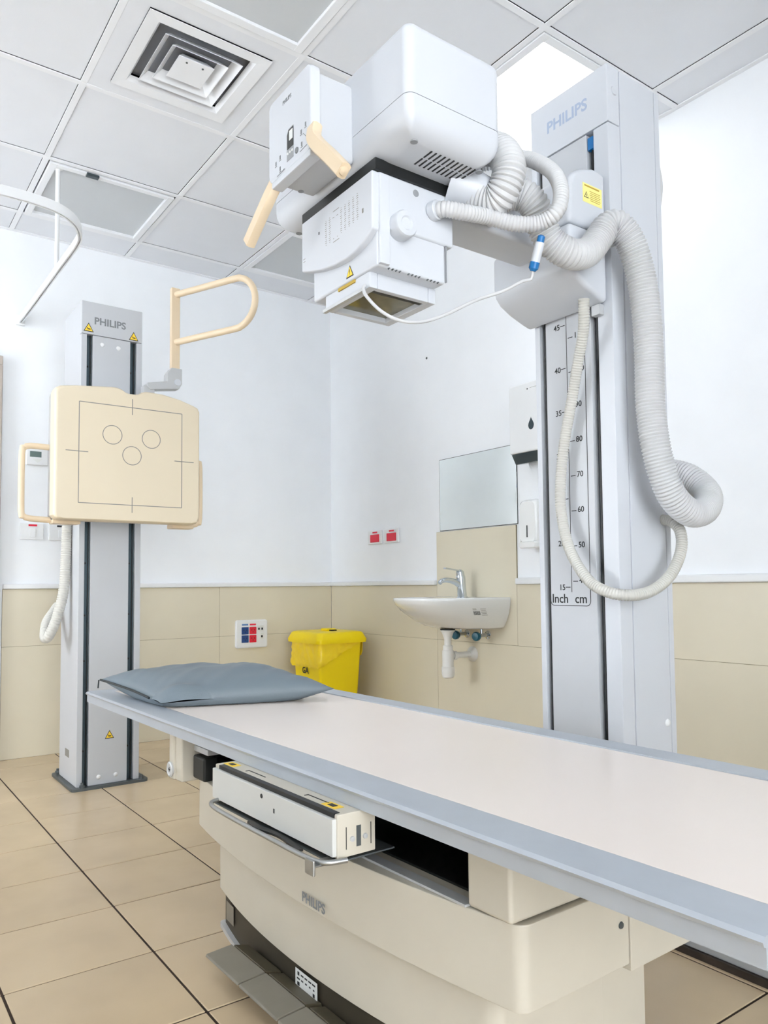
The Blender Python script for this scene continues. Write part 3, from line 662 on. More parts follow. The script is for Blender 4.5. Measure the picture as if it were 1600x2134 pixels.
B().box(3.0520, 3.0560, -2.0306, -2.030, 0.455, 0.463, 'blackink').build('pin_hole', tray, smooth=0)
B().lathe([(0.0045, 0), (0.004, 0.001), (0.001, 0.0012)], (3.006, -2.030, 0.476), -Y, 'blackink', 10).build('pin_hole', tray)
B().tube(smooth_path([(2.815, -2.03, 0.428), (2.82, -2.047, 0.427), (2.85, -2.055, 0.425), (2.95, -2.057, 0.424), (3.10, -2.057, 0.424), (3.21, -2.055, 0.424), (3.25, -2.045, 0.424), (3.262, -2.01, 0.424)], 0.01), 0.0045, 'steel', 10).build('tray_handle', tb, 'bent steel rod handle')
B().box(2.7910, 3.2460, -2.028, -1.90, 0.4155, 0.4185, 'dgrey', 0.001).build('tray_shelf', tb, 'dark metal shelf under the tray')
B().box(3.2210, 3.2480, -2.066, -2.061, 0.405, 0.430, 'steel', 0.002).box(3.2210, 3.2480, -2.063, -2.02, 0.4185, 0.4215, 'steel', 0.001).build('latch_plate', tb, 'steel latch tab')
B().tube(smooth_path([(2.98, -2.04, 0.424), (3.03, -2.05, 0.427), (3.09, -2.036, 0.424), (3.17, -2.044, 0.422)], 0.01), 0.006, 'black', sect=[(0.002, -0.006), (0.002, 0.006), (-0.002, 0.006), (-0.002, -0.006)]).build('clamp_spring', tb, 'dark flat clamp spring')
# control box at the head end
cbx = B(); cbx.box(2.312, 2.345, -1.940, -1.885, 0.362, TZ - 0.035, 'cream', 0.006, 3); cbx.box(2.342, 2.385, -1.934, -1.87, 0.362, TZ - 0.035, 'cream', 0.005, 3)
box = cbx.build('control_box', tb)
lk = B(); lk.lathe([(0.020, 0), (0.020, 0.004), (0.016, 0.006), (0.014, 0.0045), (0.001, 0.0045)], (2.327, -1.940, 0.388), -Y, 'lgrey', 24); lk.quad((2.327, -1.9448, 0.388), X, Z, 0.012, 0.003, 'blackink', 0.0005); lk.quad((2.327, -1.9448, 0.388), X, Z, 0.003, 0.012, 'blackink', 0.0005)
lk.build('key_switch', box, 'round grey key switch')
B().box(2.372, 2.47, -1.90, -1.86, 0.44, 0.455, 'lgrey', 0.002).build('box_bracket', tb)
B().box(2.40, 2.47, -1.91, -1.87, 0.375, 0.435, 'black', 0.006, 3).build('end_stop', tb, 'black end stop')
# foot pedals, plates
for k, x in enumerate((2.690, 2.852, 3.014)):
    p = B(); p.prism([(-2.002, 0.056), (-2.000, 0.062), (-1.938, 0.066), (-1.938, 0.060)], 'x', x, x + 0.157, 'pedal', 0.0015, 1); po = p.build('foot_pedal', tb)
    B().prism([(-1.936, 0.060), (-1.936, 0.066), (-1.900, 0.056), (-1.895, 0.030), (-1.900, 0.028)], 'x', x + 0.006, x + 0.155, 'pedal2', 0.0012, 1).build('pedal_hinge', po)
lb = B(); lo = Vector((2.955, -1.9035, 0.057)); lu = Vector((1, -0.012, 0))
lb.quad(lo, lu, Z, 0.085, 0.066, 'paper', 0.0006)
for r_ in range(6):
    for c_ in range(5):
        if random.random() < 0.75: lb.quad(lo + lu * (-0.03 + 0.015 * c_) + Z * (0.025 - 0.010 * r_), lu, Z, random.uniform(0.005, 0.012), 0.003 + 0.004 * (random.random() < 0.25), 'blackink', 0.001)
lb.build('rating_label', tb, 'white printed rating label', smooth=0)
B().quad((2.53, -1.866, 0.062), (1, -0.1, 0), Z, 0.05, 0.045, 'pedal', 0.0008).build('plinth_label', tb, smooth=0)
B().text('PHILIPS', 0.026, (3.005, -1.9425, 0.262), (1, -0.005, 0), Z, 'ink', 0.0004).build('lettering', tb, 'grey maker lettering', smooth=0)

tb.location.y += 0.003; tb.rotation_euler = (0, 0, math.radians(1.2))      # the table stands a touch askew to the wall

# ================================================================== PILLOW
A_, B_, C_, D_ = Vector((1.812, -1.993, 0.578)), Vector((2.222, -1.938, 0.545)), Vector((2.400, -1.480, 0.566)), Vector((1.975, -1.535, 0.572))
N = 44; V = []; F = []
def pil(u, v, top):
    c = A_ * (1 - u) * (1 - v) + B_ * u * (1 - v) + C_ * u * v + D_ * (1 - u) * v
    a, b2 = 2 * u - 1, 2 * v - 1
    ctr = (A_ + B_ + C_ + D_) / 4
    pin = 0.055 * ((1 - a * a) * abs(b2) ** 3 + (1 - b2 * b2) * abs(a) ** 3)
    c = Vector((c.x + (ctr.x - c.x) * pin, c.y + (ctr.y - c.y) * pin, c.z))
    t = (max(0, 1 - abs(a) ** 2.6) * max(0, 1 - abs(b2) ** 3.0)) ** 0.55
    if top:
        w = 0.010 * t * noise.noise(Vector((c.x * 9, c.y * 9, 0))) + 0.006 * t * noise.noise(Vector((c.x * 22 + c.y * 14, c.y * 10, 3)))
        pk = 0.016 * math.exp(-((u - 0.93) ** 2 / 0.004 + (v - 0.13) ** 2 / 0.010))
        return Vector((c.x, c.y, c.z + 0.062 * t + w + pk))
    z = c.z - 0.060 * t
    return Vector((c.x, c.y, max(z, 0.5312 + 0.0003 * t)))
for top in (1, 0):
    for i in range(N + 1):
        for j in range(N + 1): V.append(pil(i / N, j / N, top))
for s_ in (0, 1):
    o = s_ * (N + 1) ** 2
    for i in range(N):
        for j in range(N): F.append((o + i * (N + 1) + j, o + (i + 1) * (N + 1) + j, o + (i + 1) * (N + 1) + j + 1, o + i * (N + 1) + j + 1))
pb = B(); pb.add(V, F, 'pillow'); pw = pb.build('pillow_cover', smooth=80)
bm = bmesh.new(); bm.from_mesh(pw.data); bmesh.ops.remove_doubles(bm, verts=bm.verts[:], dist=0.0004); bmesh.ops.recalc_face_normals(bm, faces=bm.faces[:]); bm.to_mesh(pw.data); bm.free()
for m_ in list(pw.modifiers): pw.modifiers.remove(m_)
pl = thing('pillow', (2.10, -1.74, 0.53), 'flat grey vinyl pillow with zip on the head end of the table', 'pillow')
pw.data.transform(Matrix.Translation(-Vector((2.10, -1.74, 0.53)))); pw.parent = pl
zp = [pil(k / 40, 0.0, 1) + Vector((0, -0.003, 0.001)) for k in range(1, 33)]
B().tube(zp, 0.0035, 'zip', 8).build('zip', pl, 'dark zip along the near short side')
B().tube([pil(0.01, 0, 1) + Vector((-0.002, -0.004, 0)), pil(0.01, 0, 1) + Vector((-0.003, -0.006, -0.026))], 0.0022, 'zip', 6).build('zip_pull', pl, 'dark zip pull')

# ================================================================== WALL BUCKY STAND
bs = thing('chest_stand', (0.70, -1.68, 0.0), 'white floor-standing chest x-ray stand with beige square detector near the left wall', 'x-ray stand')
b = B(); R = [[(x, y, z) for x, y in rrect(0.49, 0.875, -1.845, -1.515, 0.02, 4)] for z in (0, 0.012)]; b.rings(R, 'dgrey'); b.build('base_plate', bs, 'dark grey floor plate')
for p in ((0.86, -1.80), (0.86, -1.545), (0.51, -1.82), (0.52, -1.54)): B().lathe([(0.011, 0), (0.011, 0.010), (0.006, 0.011), (0.006, 0.02), (0.001, 0.021)], (p[0], p[1], 0.012), Z, 'dgrey', 8).build('anchor_bolt', bs)
SY0, SY1, SXF, ST = -1.822, -1.552, 0.85, 2.150
b = B(); b.box(0.545, SXF - 0.028, SY0, SY1, 0.012, ST, 'stand', 0.003); b.box(SXF - 0.03, SXF, SY0, -1.798, 0.012, 2.0, 'stand', 0.002); b.box(SXF - 0.03, SXF, -1.578, SY1, 0.012, 2.0, 'stand', 0.002)
b.build('column', bs)
B().box(SXF - 0.03, SXF - 0.001, -1.773, -1.606, 0.012, 2.0, 'stand', 0.002).build('front_panel', bs)
B().box(SXF - 0.03, SXF + 0.001, SY0, SY1, 2.002, ST, 'stand', 0.003).build('top_cover', bs)
for a, c in ((-1.798, -1.773), (-1.606, -1.578)):
    g = B(); g.box(SXF - 0.028, SXF - 0.022, a, c, 0.015, 2.0, 'track'); g.box(SXF - 0.026, SXF - 0.014, (a + c) / 2 + 0.004, (a + c) / 2 + 0.008, 0.015, 2.0, 'black'); g.build('guide_track', bs, 'dark guide track', smooth=0)
    for z in (0.16, 0.55, 0.75, 0.98, 1.86): B().lathe([(0.005, 0), (0.004, 0.002), (0.001, 0.0024)], (SXF - 0.022, a + 0.008, z), X, 'black', 8).build('track_bolt', bs)
B().text('PHILIPS', 0.044, (SXF + 0.001, -1.698, 2.052), Y, Z, 'ink', 0.0012, 'CENTER').build('lettering', bs, 'grey maker lettering', smooth=0)
warning('warning_sticker', bs, (SXF + 0.001, -1.792, 2.030), Y, Z, 0.044, 'hand'); warning('warning_sticker', bs, (SXF + 0.001, -1.592, 2.025), Y, Z, 0.044, 'hand')
warning('warning_sticker', bs, (SXF - 0.001, -1.683, 0.222), Y, Z, 0.040, 'hand')
for y, z in ((-1.728, 0.045), (-1.655, 0.045), (-1.732, 1.963), (-1.66, 1.96)): B().lathe([(0.010, 0), (0.008, 0.003), (0.002, 0.005)], (SXF - 0.001, y, z), X, 'trim', 12).build('screw_cap', bs)
B().quad((0.69, SY0, 0.135), X, Z, 0.07, 0.034, 'mark', 0.0006).build('rating_plate', bs, smooth=0)
# detector
b = B(); b.box(0.85, 0.99, -1.76, -1.60, 1.22, 1.62, 'stand', 0.006); b.build('detector_carriage', bs)
DXF = 1.10
prof = [(-1.983, 1.165), (-1.983, 1.668), (-1.978, 1.682), (-1.962, 1.692), (-1.90, 1.702), (-1.76, 1.716), (-1.735, 1.716), (-1.715, 1.710), (-1.700, 1.700), (-1.685, 1.697), (-1.660, 1.697), (-1.645, 1.700), (-1.630, 1.710), (-1.610, 1.716), (-1.54, 1.714), (-1.46, 1.700), (-1.395, 1.680), (-1.378, 1.672), (-1.370, 1.655), (-1.370, 1.175), (-1.380, 1.155), (-1.400, 1.147), (-1.950, 1.147), (-1.972, 1.152)]
cy_, cz_ = -1.676, 1.42
R = []
for x, sc_ in ((1.030, 1.0), (DXF - 0.016, 1.0), (DXF - 0.006, 0.992), (DXF - 0.001, 0.978), (DXF, 0.955)):
    R.append([(x, cy_ + (y - cy_) * sc_, cz_ + (z - cz_) * sc_) for y, z in prof])
det = B().rings(R, 'beige').build('detector', bs, 'beige square detector with chin notch')
B().prism([(cy_ + (y - cy_) * 0.985, cz_ + (z - cz_) * 0.985) for y, z in prof], 'x', 0.975, 1.032, 'lgrey').build('detector_back', det, 'grey back casing')
mk = B(); mx = DXF
def seg(p, q_, w=0.0032):
    p = Vector((mx, *p)); q_ = Vector((mx, *q_)); d = q_ - p; mk.quad((p + q_) / 2, d, X.cross(d), d.length, w, 'mark', 0.0004)
L0, L1, T0, T1 = -1.889, -1.455, 1.635, 1.218
seg((L0, T0), (L1, T0)); seg((L0, T1), (L1, T1)); seg((L0, T0), (L0, T1)); seg((L1, T0), (L1, T1))
seg((-1.673, 1.672), (-1.673, 1.604)); seg((-1.671, 1.252), (-1.671, 1.186)); seg((-1.940, 1.429), (-1.852, 1.429)); seg((-1.488, 1.423), (-1.400, 1.423))
for cy, cz in ((-1.755, 1.510), (-1.591, 1.508), (-1.673, 1.429)):
    for k in range(28):
        a, c = 6.28318531 * k / 28, 6.28318531 * (k + 1) / 28; r0, r1 = 0.0378, 0.0408
        mk.poly([(mx, cy + r_ * math.cos(t_), cz + r_ * math.sin(t_)) for r_, t_ in ((r0, a), (r1, a), (r1, c), (r0, c))], X, 0.0004, 'mark')
mk.build('field_marks', det, 'printed grey frame lines and three circles', smooth=0)
# handles
def loop_handle(y0, y1, name, lab):
    s_ = -1 if y1 < y0 else 1; r_ = 0.03; z0, z1 = 1.155, 1.452
    p = [(0.985, y0, z1), (0.985, y1 - s_ * r_, z1), (0.985, y1 - s_ * 0.009, z1 - 0.009), (0.985, y1, z1 - r_), (0.985, y1, z0 + r_), (0.985, y1 - s_ * 0.009, z0 + 0.009), (0.985, y1 - s_ * r_, z0), (0.985, y0 + s_ * 0.0, z0 - 0.004)]
    return B().tube(smooth_path(p, 0.01), 0.0125, 'beige2', 12).build(name, bs, lab)
loop_handle(-1.97, -2.08, 'side_handle', 'beige loop handle on the near side')
loop_handle(-1.42, -1.325, 'side_handle', 'beige loop handle on the far side')
B().box(0.96, 1.03, -1.97, -1.86, 1.135, 1.152, 'beige2', 0.004).build('handle_mount', bs); B().box(0.96, 1.03, -1.47, -1.37, 1.133, 1.152, 'beige2', 0.004).build('handle_mount', bs)
# overhead grab bar
gb = B(); px_, py_ = 1.0, -1.452
gb.box(px_ - 0.013, px_ + 0.013, py_ - 0.020, py_ + 0.020, 1.855, 2.235, 'beige2', 0.004); gbar = gb.build('arm_support', bs, 'beige overhead grab bar')
th = math.radians(24); dx, dy = math.cos(th), math.sin(th); L = 0.36; r_ = 0.114; zt, zb = 2.205, 1.984; zm = (zt + zb) / 2; rr = (zt - zb) / 2
pts = [(px_, py_, zt), (px_ + dx * L * 0.5, py_ + dy * L * 0.5, zt)]
for a in range(90, -91, -15): s_ = L + rr * math.cos(math.radians(a)); pts.append((px_ + dx * s_, py_ + dy * s_, zm + rr * math.sin(math.radians(a))))
pts += [(px_ + dx * L * 0.5, py_ + dy * L * 0.5, zb), (px_, py_, zb)]
B().tube(smooth_path(pts, 0.012), 0.0145, 'beige2', 14).build('grab_loop', gbar)
br = B(); br.prism([(-1.475, 1.86), (-1.425, 1.86), (-1.425, 1.79), (-1.44, 1.765), (-1.57, 1.745), (-1.585, 1.76), (-1.585, 1.775), (-1.495, 1.795), (-1.495, 1.83)], 'x', 0.978, 1.024, 'lgrey', 0.004)
br.lathe([(0.016, 0), (0.015, 0.004), (0.004, 0.005)], (1.024, -1.447, 1.795), X, 'white', 16); br.build('pivot_bracket', bs, 'light grey pivot bracket')
B().box(0.98, 1.02, -1.60, -1.55, 1.700, 1.762, 'lgrey', 0.003).build('bracket_foot', bs)
hz = B(); hose(hz, [(0.74, -1.838, 1.40), (0.73, -1.840, 1.25), (0.72, -1.842, 1.131), (0.72, -1.845, 1.012), (0.73, -1.855, 0.861), (0.735, -1.882, 0.745), (0.735, -1.908, 0.675), (0.715, -1.922, 0.650), (0.68, -1.920, 0.665), (0.62, -1.900, 0.715), (0.57, -1.860, 0.762), (0.545, -1.835, 0.789), (0.56, -1.815, 0.80)], 0.0225, 0.0105, 'hose2', 0.12, 16)
hz.build('cable_hose', bs, 'ivory ribbed hose looping at the side')

# ================================================================== CURTAIN TRACK
ct = thing('curtain_track', (1.0, -1.92, 2.28), 'white curved curtain track hung from the ceiling at upper left', 'curtain track')
cz = 2.284
tp = [(0.012, -1.922, cz), (0.3, -1.918, cz), (0.8, -1.914, cz), (1.12, -1.912, cz), (1.22, -1.925, cz), (1.31, -1.965, cz), (1.375, -2.035, cz), (1.40, -2.13, cz), (1.403, -2.26, cz), (1.403, -2.8, cz), (1.403, -3.6, cz), (1.403, -RY + 0.012, cz)]
B().tube(smooth_path(tp, 0.03), 0, 'trim', sect=[(0.018, -0.008), (0.018, 0.008), (-0.018, 0.008), (-0.018, 0.003), (-0.008, 0.003), (-0.008, -0.003), (-0.018, -0.003), (-0.018, -0.008)], up=(0, 0, 1)).build('track', ct)
B().cyl((0.78, -1.914, cz + 0.016), (0.78, -1.914, H), 0.010, 'trim', 12).build('hanger_rod', ct)
B().lathe([(0.022, 0), (0.02, 0.006), (0.012, 0.01)], (0.78, -1.914, H), -Z, 'trim', 16).build('rod_cap', ct)
B().box(0.0, 0.018, -1.945, -1.899, cz - 0.028, cz + 0.028, 'trim', 0.004).build('wall_bracket', ct)

# ================================================================== WALL FITTINGS
th_ = thing('thermostat', (0.0, -1.83, 1.56), 'small white wall thermostat with grey screen beside the detector', 'thermostat')
B().box(0, 0.024, -1.885, -1.778, 1.520, 1.606, 'trim', 0.005, 3).build('body', th_)
B().box(0.022, 0.0255, -1.868, -1.812, 1.562, 1.592, 'lcd').build('screen', th_, 'grey display screen', smooth=0)
B().poly([(0.024, -1.855, 1.552), (0.024, -1.83, 1.532), (0.024, -1.805, 1.552)], X, 0.002, 'paper').build('button', th_, smooth=0)
def plate(y0, y1, z0, z1, label, stripe):
    t = thing('switch_plate', (0, (y0 + y1) / 2, (z0 + z1) / 2), label, 'light switch')
    B().box(0, 0.010, y0, y1, z0, z1, 'trim', 0.003).build('plate', t)
    c = (y0 + y1) / 2 + 0.004
    B().box(0.008, 0.014, c - 0.014, c + 0.014, z0 + 0.012, z0 + 0.056, 'trim', 0.002).build('rocker', t)
    B().quad((0.0101, c, z1 - 0.010), Y, Z, 0.042, 0.010, stripe, 0.0006).build('label_strip', t, smooth=0)
plate(-1.908, -1.792, 1.128, 1.212, 'white switch plate with red strip on the left wall', 'red')
plate(-1.766, -1.652, 1.126, 1.212, 'white switch plate with black strip half behind the chest stand', 'blackink')
ms = thing('outlet_panel', (0, -0.59, 0.58), 'white wall outlet panel with blue and red sockets above the pillow', 'socket')
b = B(); b.rings([[(TT, y, z) for y, z in rrect(-0.698, -0.486, 0.494, 0.665, 0.014, 4)], [(0.02, y, z) for y, z in rrect(-0.698, -0.486, 0.494, 0.665, 0.014, 4)], [(0.026, y, z) for y, z in rrect(-0.690, -0.494, 0.502, 0.657, 0.012, 4)]], 'trim'); b.build('plate', ms)
for i, (y, c) in enumerate(((-0.640, 'blue'), (-0.588, 'red'))):
    for z in (0.600, 0.550):
        s_ = B().box(0.024, 0.030, y - 0.023, y + 0.023, z - 0.0225, z + 0.0225, c, 0.002).build('socket', ms, c + ' socket')
        q_ = B()
        for dy, dz in ((-0.009, 0.004), (0.009, 0.004), (0, -0.008)): q_.quad((0.030, y + dy, z + dz), Y, Z, 0.004, 0.008, 'blackink', 0.0004)
        q_.build('pin_holes', s_, smooth=0)
    B().quad((0.026, y, 0.637), Y, Z, 0.042, 0.010, 'paleblue' if c == 'blue' else 'red', 0.0006).build('label_strip', ms, smooth=0)
for y, z in ((-0.548, 0.612), (-0.526, 0.612), (-0.528, 0.565)):
    s_ = B().box(0.024, 0.029, y - 0.010, y + 0.010, z - 0.018, z + 0.018, 'paper', 0.0015).build('data_port', ms)
    B().quad((0.029, y, z - 0.003), Y, Z, 0.011, 0.013, 'blackink', 0.0004).build('port_opening', s_, smooth=0)
for x0, x1, lab in ((0.444, 0.592, 'white socket plate with red socket on the back wall, nearer the corner'), (0.617, 0.762, 'white socket plate with red socket on the back wall, nearer the mirror')):
    t = thing('socket_plate', ((x0 + x1) / 2, 0, 1.164), lab, 'socket', 'red sockets on the back wall')
    B().box(x0, x1, -0.012, 0, 1.122, 1.206, 'trim', 0.004, 3).build('plate', t)
    c = (x0 + x1) / 2 + 0.004
    B().box(c - 0.045, c + 0.045, -0.017, -0.010, 1.133, 1.180, 'red', 0.002).build('socket', t, 'red socket')
    B().quad((c, -0.0121, 1.193), X, Z, 0.05, 0.009, 'red', 0.0006).build('label_strip', t, smooth=0)
mi = thing('mirror', (1.42, 0, 1.36), 'frameless rectangular wall mirror above the sink', 'mirror')
B().box(1.134, 1.716, -0.005, -0.0005, 1.164, 1.552, 'mirror', 0.0008, 1).build('glass', mi, smooth=0)
B().box(1.132, 1.718, -0.0042, 0.0, 1.1615, 1.5542, 'dgrey').build('backing', mi, 'dark backing edge', smooth=0)
td = thing('towel_dispenser', (1.92, 0, 1.64), 'white paper towel dispenser half hidden behind the column', 'dispenser')
B().box(1.785, 2.06, -0.118, -0.0, 1.478, 1.800, 'trim', 0.008, 3).build('body', td)
B().prism([(-0.112, 1.477), (-0.004, 1.477), (-0.02, 1.442), (-0.085, 1.432)], 'x', 1.790, 2.055, 'smoke', 0.004).build('tray', td, 'smoked plastic outlet')
drop = [(1.925 + 0.017 * math.sin(a) * (1 if math.cos(a) < 0.3 else (1 - math.cos(a)) / 0.7), -0.118, 1.603 - 0.026 * math.cos(a) * (1 if math.cos(a) > 0 else 1.45)) for a in [k * math.pi / 12 for k in range(24)]]
drop = [(1.925 + 0.017 * math.cos(t_) * (1 - max(0, math.sin(t_)) ** 1.5), -0.118, 1.598 + (0.036 if math.sin(t_) > 0 else 0.022) * math.sin(t_)) for t_ in [k * math.pi / 14 for k in range(28)]]
B().poly(drop, -Y, 0.001, 'smoke').build('level_window', td, 'dark drop-shaped window', smooth=0)
b = B(); b.lathe([(0.004, 0), (0.003, 0.001), (0.001, 0.0012)], (1.905, -0.118, 1.768), -Y, 'blackink', 8); b.quad((1.95, -0.118, 1.770), X, Z, 0.06, 0.0014, 'mark', 0.0004); b.build('keyhole', td)
sd = thing('soap_dispenser', (1.88, 0, 1.15), 'white soap dispenser below the towel dispenser', 'dispenser')
R = []
for y, ins in ((0, 0.0), (-0.07, 0.0), (-0.09, 0.004), (-0.10, 0.014)):
    R.append([(x, y, z) for x, z in rrect(1.812 + ins, 1.932 - ins, 1.050 + ins, 1.262 - ins, 0.032 - ins * 0.8, 6)])
B().rings(R, 'ceramic').build('body', sd)
R = []
for y, ins in ((-0.0, 0.0), (-0.092, 0.0), (-0.108, 0.01)):
    R.append([(x, y, z) for x, z in rrect(1.812 + ins, 1.932 - ins, 1.034 + ins * 0.5, 1.068 - ins * 0.5, 0.014 - ins * 0.6, 5)])
B().rings(R, 'ceramic').build('push_bar', sd)
B().box(1.867, 1.873, -0.1012, -0.099, 1.085, 1.14, 'blackink').build('level_slot', sd, smooth=0)

# ================================================================== SINK
sk = thing('sink', (1.38, -0.2, 0.8), 'white wall-hung half-round ceramic sink under the mirror', 'sink')
SCX = 1.385
def dring(rx, ry, z, yb=-TT - 0.0005, n=40, pw=2.5):
    o = []
    for k in range(n + 1):
        a = math.pi * k / n; c, s_ = math.cos(a), math.sin(a)
        o.append((SCX + rx * math.copysign(abs(c) ** (2 / pw), c), yb - ry * abs(s_) ** (2 / pw), z))
    return o
R = [dring(0.215, 0.20, 0.652), dring(0.232, 0.235, 0.660), dring(0.252, 0.30, 0.690), dring(0.268, 0.37, 0.730), dring(0.277, 0.42, 0.770), dring(0.280, 0.435, 0.792), dring(0.279, 0.434, 0.803), dring(0.275, 0.430, 0.806),
     dring(0.255, 0.395, 0.803, -0.03), dring(0.235, 0.255, 0.798, -0.14), dring(0.215, 0.235, 0.76, -0.145), dring(0.16, 0.18, 0.715, -0.16), dring(0.05, 0.07, 0.700, -0.20)]
B().rings(R, 'ceramic').build('basin', sk, smooth=50)
def on_basin(a_deg, z, frac=0.0):
    a = math.radians(a_deg); c, s_ = math.cos(a), math.sin(a); pw = 2.5
    def pt(zz):
        Zs = [(0.652, .215, .20), (0.660, .232, .235), (0.690, .252, .30), (0.730, .268, .37), (0.770, .277, .42), (0.792, .280, .435)]
        for (z0, a0, b0), (z1, a1, b1) in zip(Zs, Zs[1:]):
            if z0 <= zz <= z1: t = (zz - z0) / (z1 - z0); return a0 + (a1 - a0) * t, b0 + (b1 - b0) * t
    def P(aa, zz):
        rx, ry = pt(zz); c, s_ = math.cos(aa), math.sin(aa)
        return Vector((SCX + rx * math.copysign(abs(c) ** (2 / pw), c), -TT - 0.0005 - ry * abs(s_) ** (2 / pw), zz))
    p = P(a, z); u = (P(a + 0.02, z) - P(a - 0.02, z)).normalized(); v = (P(a, z + 0.008) - P(a, z - 0.008)).normalized()
    n = u.cross(v)
    if n.y > 0 or (abs(n.y) < 0.3 and n.x < 0): u = -u; n = -n
    return p, u, v, n
p, u, v, n = on_basin(24, 0.738)
b = B(); o_ = p + n * 0.0008
for k in range(9): b.quad(o_ + u * (-0.028 + 0.0042 * k) - v * 0.006, u, v, 0.0024 if k % 2 else 0.0014, 0.022, 'blackink', 0.0004)
for k in range(5): b.quad(o_ + u * 0.028 + v * (0.018 - 0.009 * k), u, v, 0.03 - 0.006 * (k % 2), 0.002, 'mark', 0.0004)
for k in range(2): b.quad(o_ - u * 0.018 + v * (0.014 + 0.006 * k), u, v, 0.02, 0.002, 'mark', 0.0004)
b.build('barcode_label', sk, 'small barcode label', smooth=0)
p, u, v, n = on_basin(118, 0.745)
b = B(); b.poly([p + n * 0.0006 + u * 0.012 * math.cos(k * 0.5236) + v * 0.007 * math.sin(k * 0.5236) for k in range(12)], n, 0.0005, 'dgrey'); b.build('oval_badge', sk, smooth=0)
fc = thing('faucet', (1.395, -0.085, 0.805), 'chrome single-lever faucet on the white sink', 'faucet')
fx, fy = 1.398, -0.085
b = B(); b.lathe([(0.030, 0), (0.030, 0.004), (0.024, 0.010), (0.0235, 0.07), (0.025, 0.105), (0.022, 0.118), (0.002, 0.120)], (fx, fy, 0.801), (0, -0.10, 1), 'chrome', 24); b.build('body', fc)
B().tube(smooth_path([(fx, fy - 0.005, 0.862), (fx, fy - 0.05, 0.884), (fx, fy - 0.10, 0.893), (fx, fy - 0.135, 0.889), (fx, fy - 0.15, 0.878)], 0.01), lambda d_: 0.017 - 0.04 * d_, 'chrome', 14).build('spout', fc)
b = B(); b.lathe([(0.022, 0), (0.021, 0.018), (0.012, 0.028), (0.001, 0.03)], (fx, fy - 0.012, 0.917), (0, -0.15, 1), 'chrome', 20)
b.tube(smooth_path([(fx, fy - 0.01, 0.938), (fx, fy - 0.06, 0.945), (fx, fy - 0.115, 0.952)], 0.01), 0, 'chrome', sect=[(0.004, -0.010), (0.004, 0.010), (-0.003, 0.009), (-0.003, -0.009)], up=(0, 0, 1)); b.build('lever', fc)
dt = thing('drain_trap', (1.385, -0.175, 0.5), 'white plastic bottle trap and waste pipe under the sink', 'drain pipe')
dx_, dy_ = 1.385, -0.175
B().lathe([(0.036, 0.0), (0.036, -0.01), (0.030, -0.014), (0.018, -0.05), (0.018, -0.10)], (dx_, dy_, 0.645), Z, 'pvc', 24).build('tailpiece', dt)
B().lathe([(0.024, 0), (0.025, 0.004), (0.025, 0.022), (0.022, 0.025)], (dx_, dy_, 0.540), Z, 'pvc', 20).build('nut', dt)
B().lathe([(0.018, 0), (0.028, 0.004), (0.033, 0.02), (0.033, 0.055), (0.029, 0.058), (0.029, 0.135), (0.026, 0.14)], (dx_, dy_, 0.402), Z, 'pvc', 24).build('trap_body', dt)
B().cyl((dx_, dy_ + 0.02, 0.512), (dx_, -0.022, 0.512), 0.016, 'pvc', 18).lathe([(0.022, 0), (0.022, 0.02), (0.019, 0.024)], (dx_, dy_ + 0.032, 0.512), Y, 'pvc', 18).build('outlet_pipe', dt)
B().lathe([(0.040, 0), (0.038, 0.006), (0.022, 0.020), (0.018, 0.024)], (dx_, -TT, 0.512), -Y, 'pvc', 24).build('wall_flange', dt)
B().lathe([(0.038, 0), (0.038, 0.006)], (dx_, dy_, 0.642), Z, 'black', 24).build('washer', dt, 'black rubber washer')
for x, lab in ((1.345, 'chrome stop valve with teal handle under the sink, nearer the corner'), (1.500, 'chrome stop valve with teal handle under the sink, nearer the column')):
    t = thing('stop_valve', (x, -0.03, 0.615), lab, 'valve', 'stop valves under the sink')
    B().lathe([(0.022, 0), (0.02, 0.004), (0.010, 0.007), (0.010, 0.05), (0.013, 0.051), (0.013, 0.07), (0.006, 0.072)], (x, -TT, 0.615), -Y, 'chrome', 18).cyl((x, -0.052, 0.615), (x, -0.052, 0.652), 0.007, 'chrome', 12).build('body', t)
    B().lathe([(0.007, 0), (0.019, 0.003), (0.023, 0.010), (0.023, 0.024), (0.018, 0.030), (0.002, 0.031)], (x + 0.004, -0.078, 0.612), (0.3, -1, 0), 'teal', 12).build('handle', t, 'dark teal handle')

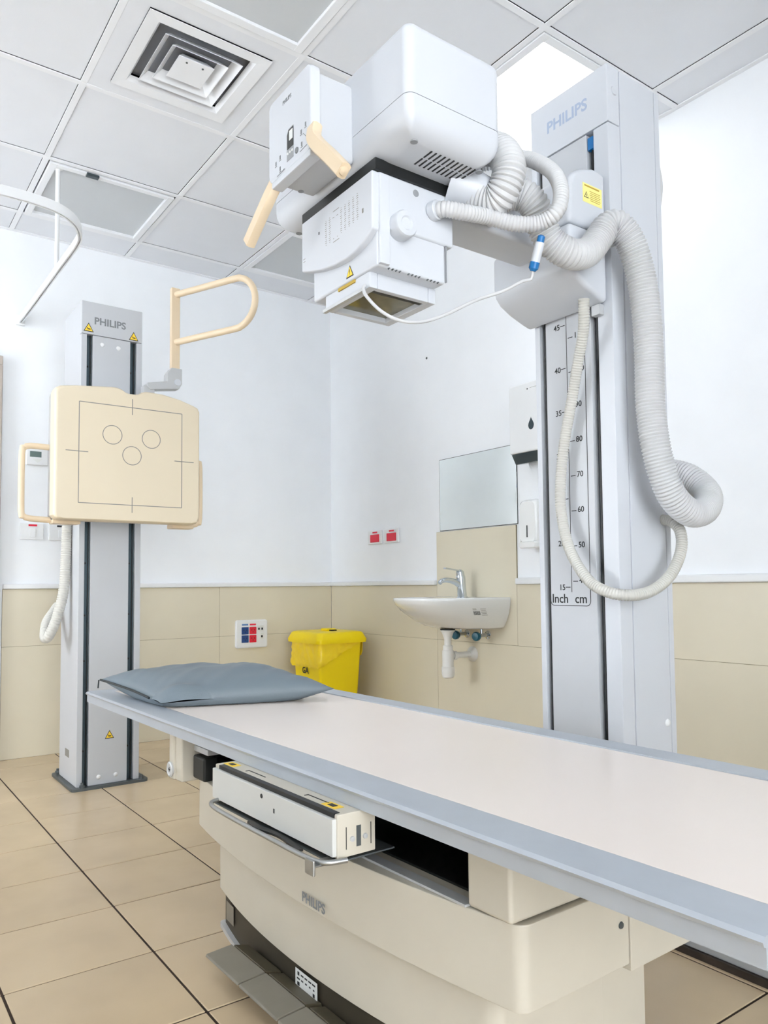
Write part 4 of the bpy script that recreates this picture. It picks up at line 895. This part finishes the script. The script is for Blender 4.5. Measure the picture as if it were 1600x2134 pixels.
# ================================================================== YELLOW BIN
yb = thing('waste_bin', (0.34, -0.26, 0.0), 'yellow lidded waste bin with liner in the corner behind the table', 'bin')
bx0, bx1, by0, by1 = 0.185, 0.51, -0.40, -0.105
R = []
for z, t_ in ((0.0, 0.035), (0.01, 0.03), (0.30, 0.012), (0.545, 0.0)):
    R.append([(x, y, z) for x, y in rrect(bx0 + t_, bx1 - t_, by0 + t_, by1 - t_, 0.018, 4)])
B().rings(R, 'yellow').build('body', yb)
R = []
for z, g_ in ((0.535, 0.022), (0.533, 0.026), (0.552, 0.028), (0.565, 0.022), (0.588, 0.012), (0.596, 0.002), (0.599, -0.015)):
    R.append([(x, y, z) for x, y in rrect(bx0 - g_, bx1 + g_, by0 - g_, by1 + g_, 0.03, 5)])
B().rings(R, 'yellow').build('lid', yb)
B().box(bx0 + 0.12, bx0 + 0.20, by0 + 0.13, by0 + 0.19, 0.598, 0.612, 'yellow', 0.004).build('lid_latch', yb); B().box(bx0 + 0.20, bx0 + 0.225, by0 + 0.14, by0 + 0.18, 0.598, 0.606, 'black', 0.002).build('lid_clip', yb, 'dark clip on the lid')
per = rrect(bx0 - 0.004, bx1 + 0.004, by0 - 0.004, by1 + 0.004, 0.02, 6); PP = []
for a, c in zip(per, per[1:] + per[:1]):
    n_ = max(1, int(math.hypot(c[0] - a[0], c[1] - a[1]) / 0.008))
    for k in range(n_): PP.append((a[0] + (c[0] - a[0]) * k / n_, a[1] + (c[1] - a[1]) * k / n_))
ccx, ccy = (bx0 + bx1) / 2, (by0 + by1) / 2; R = [[] for _ in range(9)]
for (x, y) in PP:
    on_right = x > bx1 - 0.02; t_ = (y - by0) / (by1 - by0)
    if on_right: zb_ = 0.395 + 0.135 * min(1, t_ * 1.15)
    elif y < by0 + 0.02: zb_ = 0.395 - 0.005 * (bx1 - x) / 0.3
    else: zb_ = 0.45
    zb_ += 0.010 * noise.noise(Vector((x * 40, y * 40, 0)))
    dirv = Vector((x - ccx, y - ccy, 0)).normalized()
    for k in range(9):
        f_ = k / 8; z = 0.537 + (zb_ - 0.537) * f_
        w_ = 0.011 * (0.5 + 0.5 * math.sin((x + y) * 45 + z * 150 + 2 * math.sin(x * 30))) * (0.25 + f_) * (1 - 0.5 * f_) + 0.014 * abs(noise.noise(Vector((x * 25 + z * 30, y * 25 - z * 14, z * 8))))
        R[k].append((x + dirv.x * (0.002 + w_), y + dirv.y * (0.002 + w_), z))
ln = B(); ln.rings(R, 'liner', cap0=False, cap1=False); lo_ = ln.build('liner', yb, 'crumpled yellow liner folded over the rim', smooth=60)
B().text('GA', 0.052, (0.30, by0 + 0.0035, 0.352), X, Z, 'blackink', 0.001).build('lettering', yb, 'black printed letters', smooth=0)
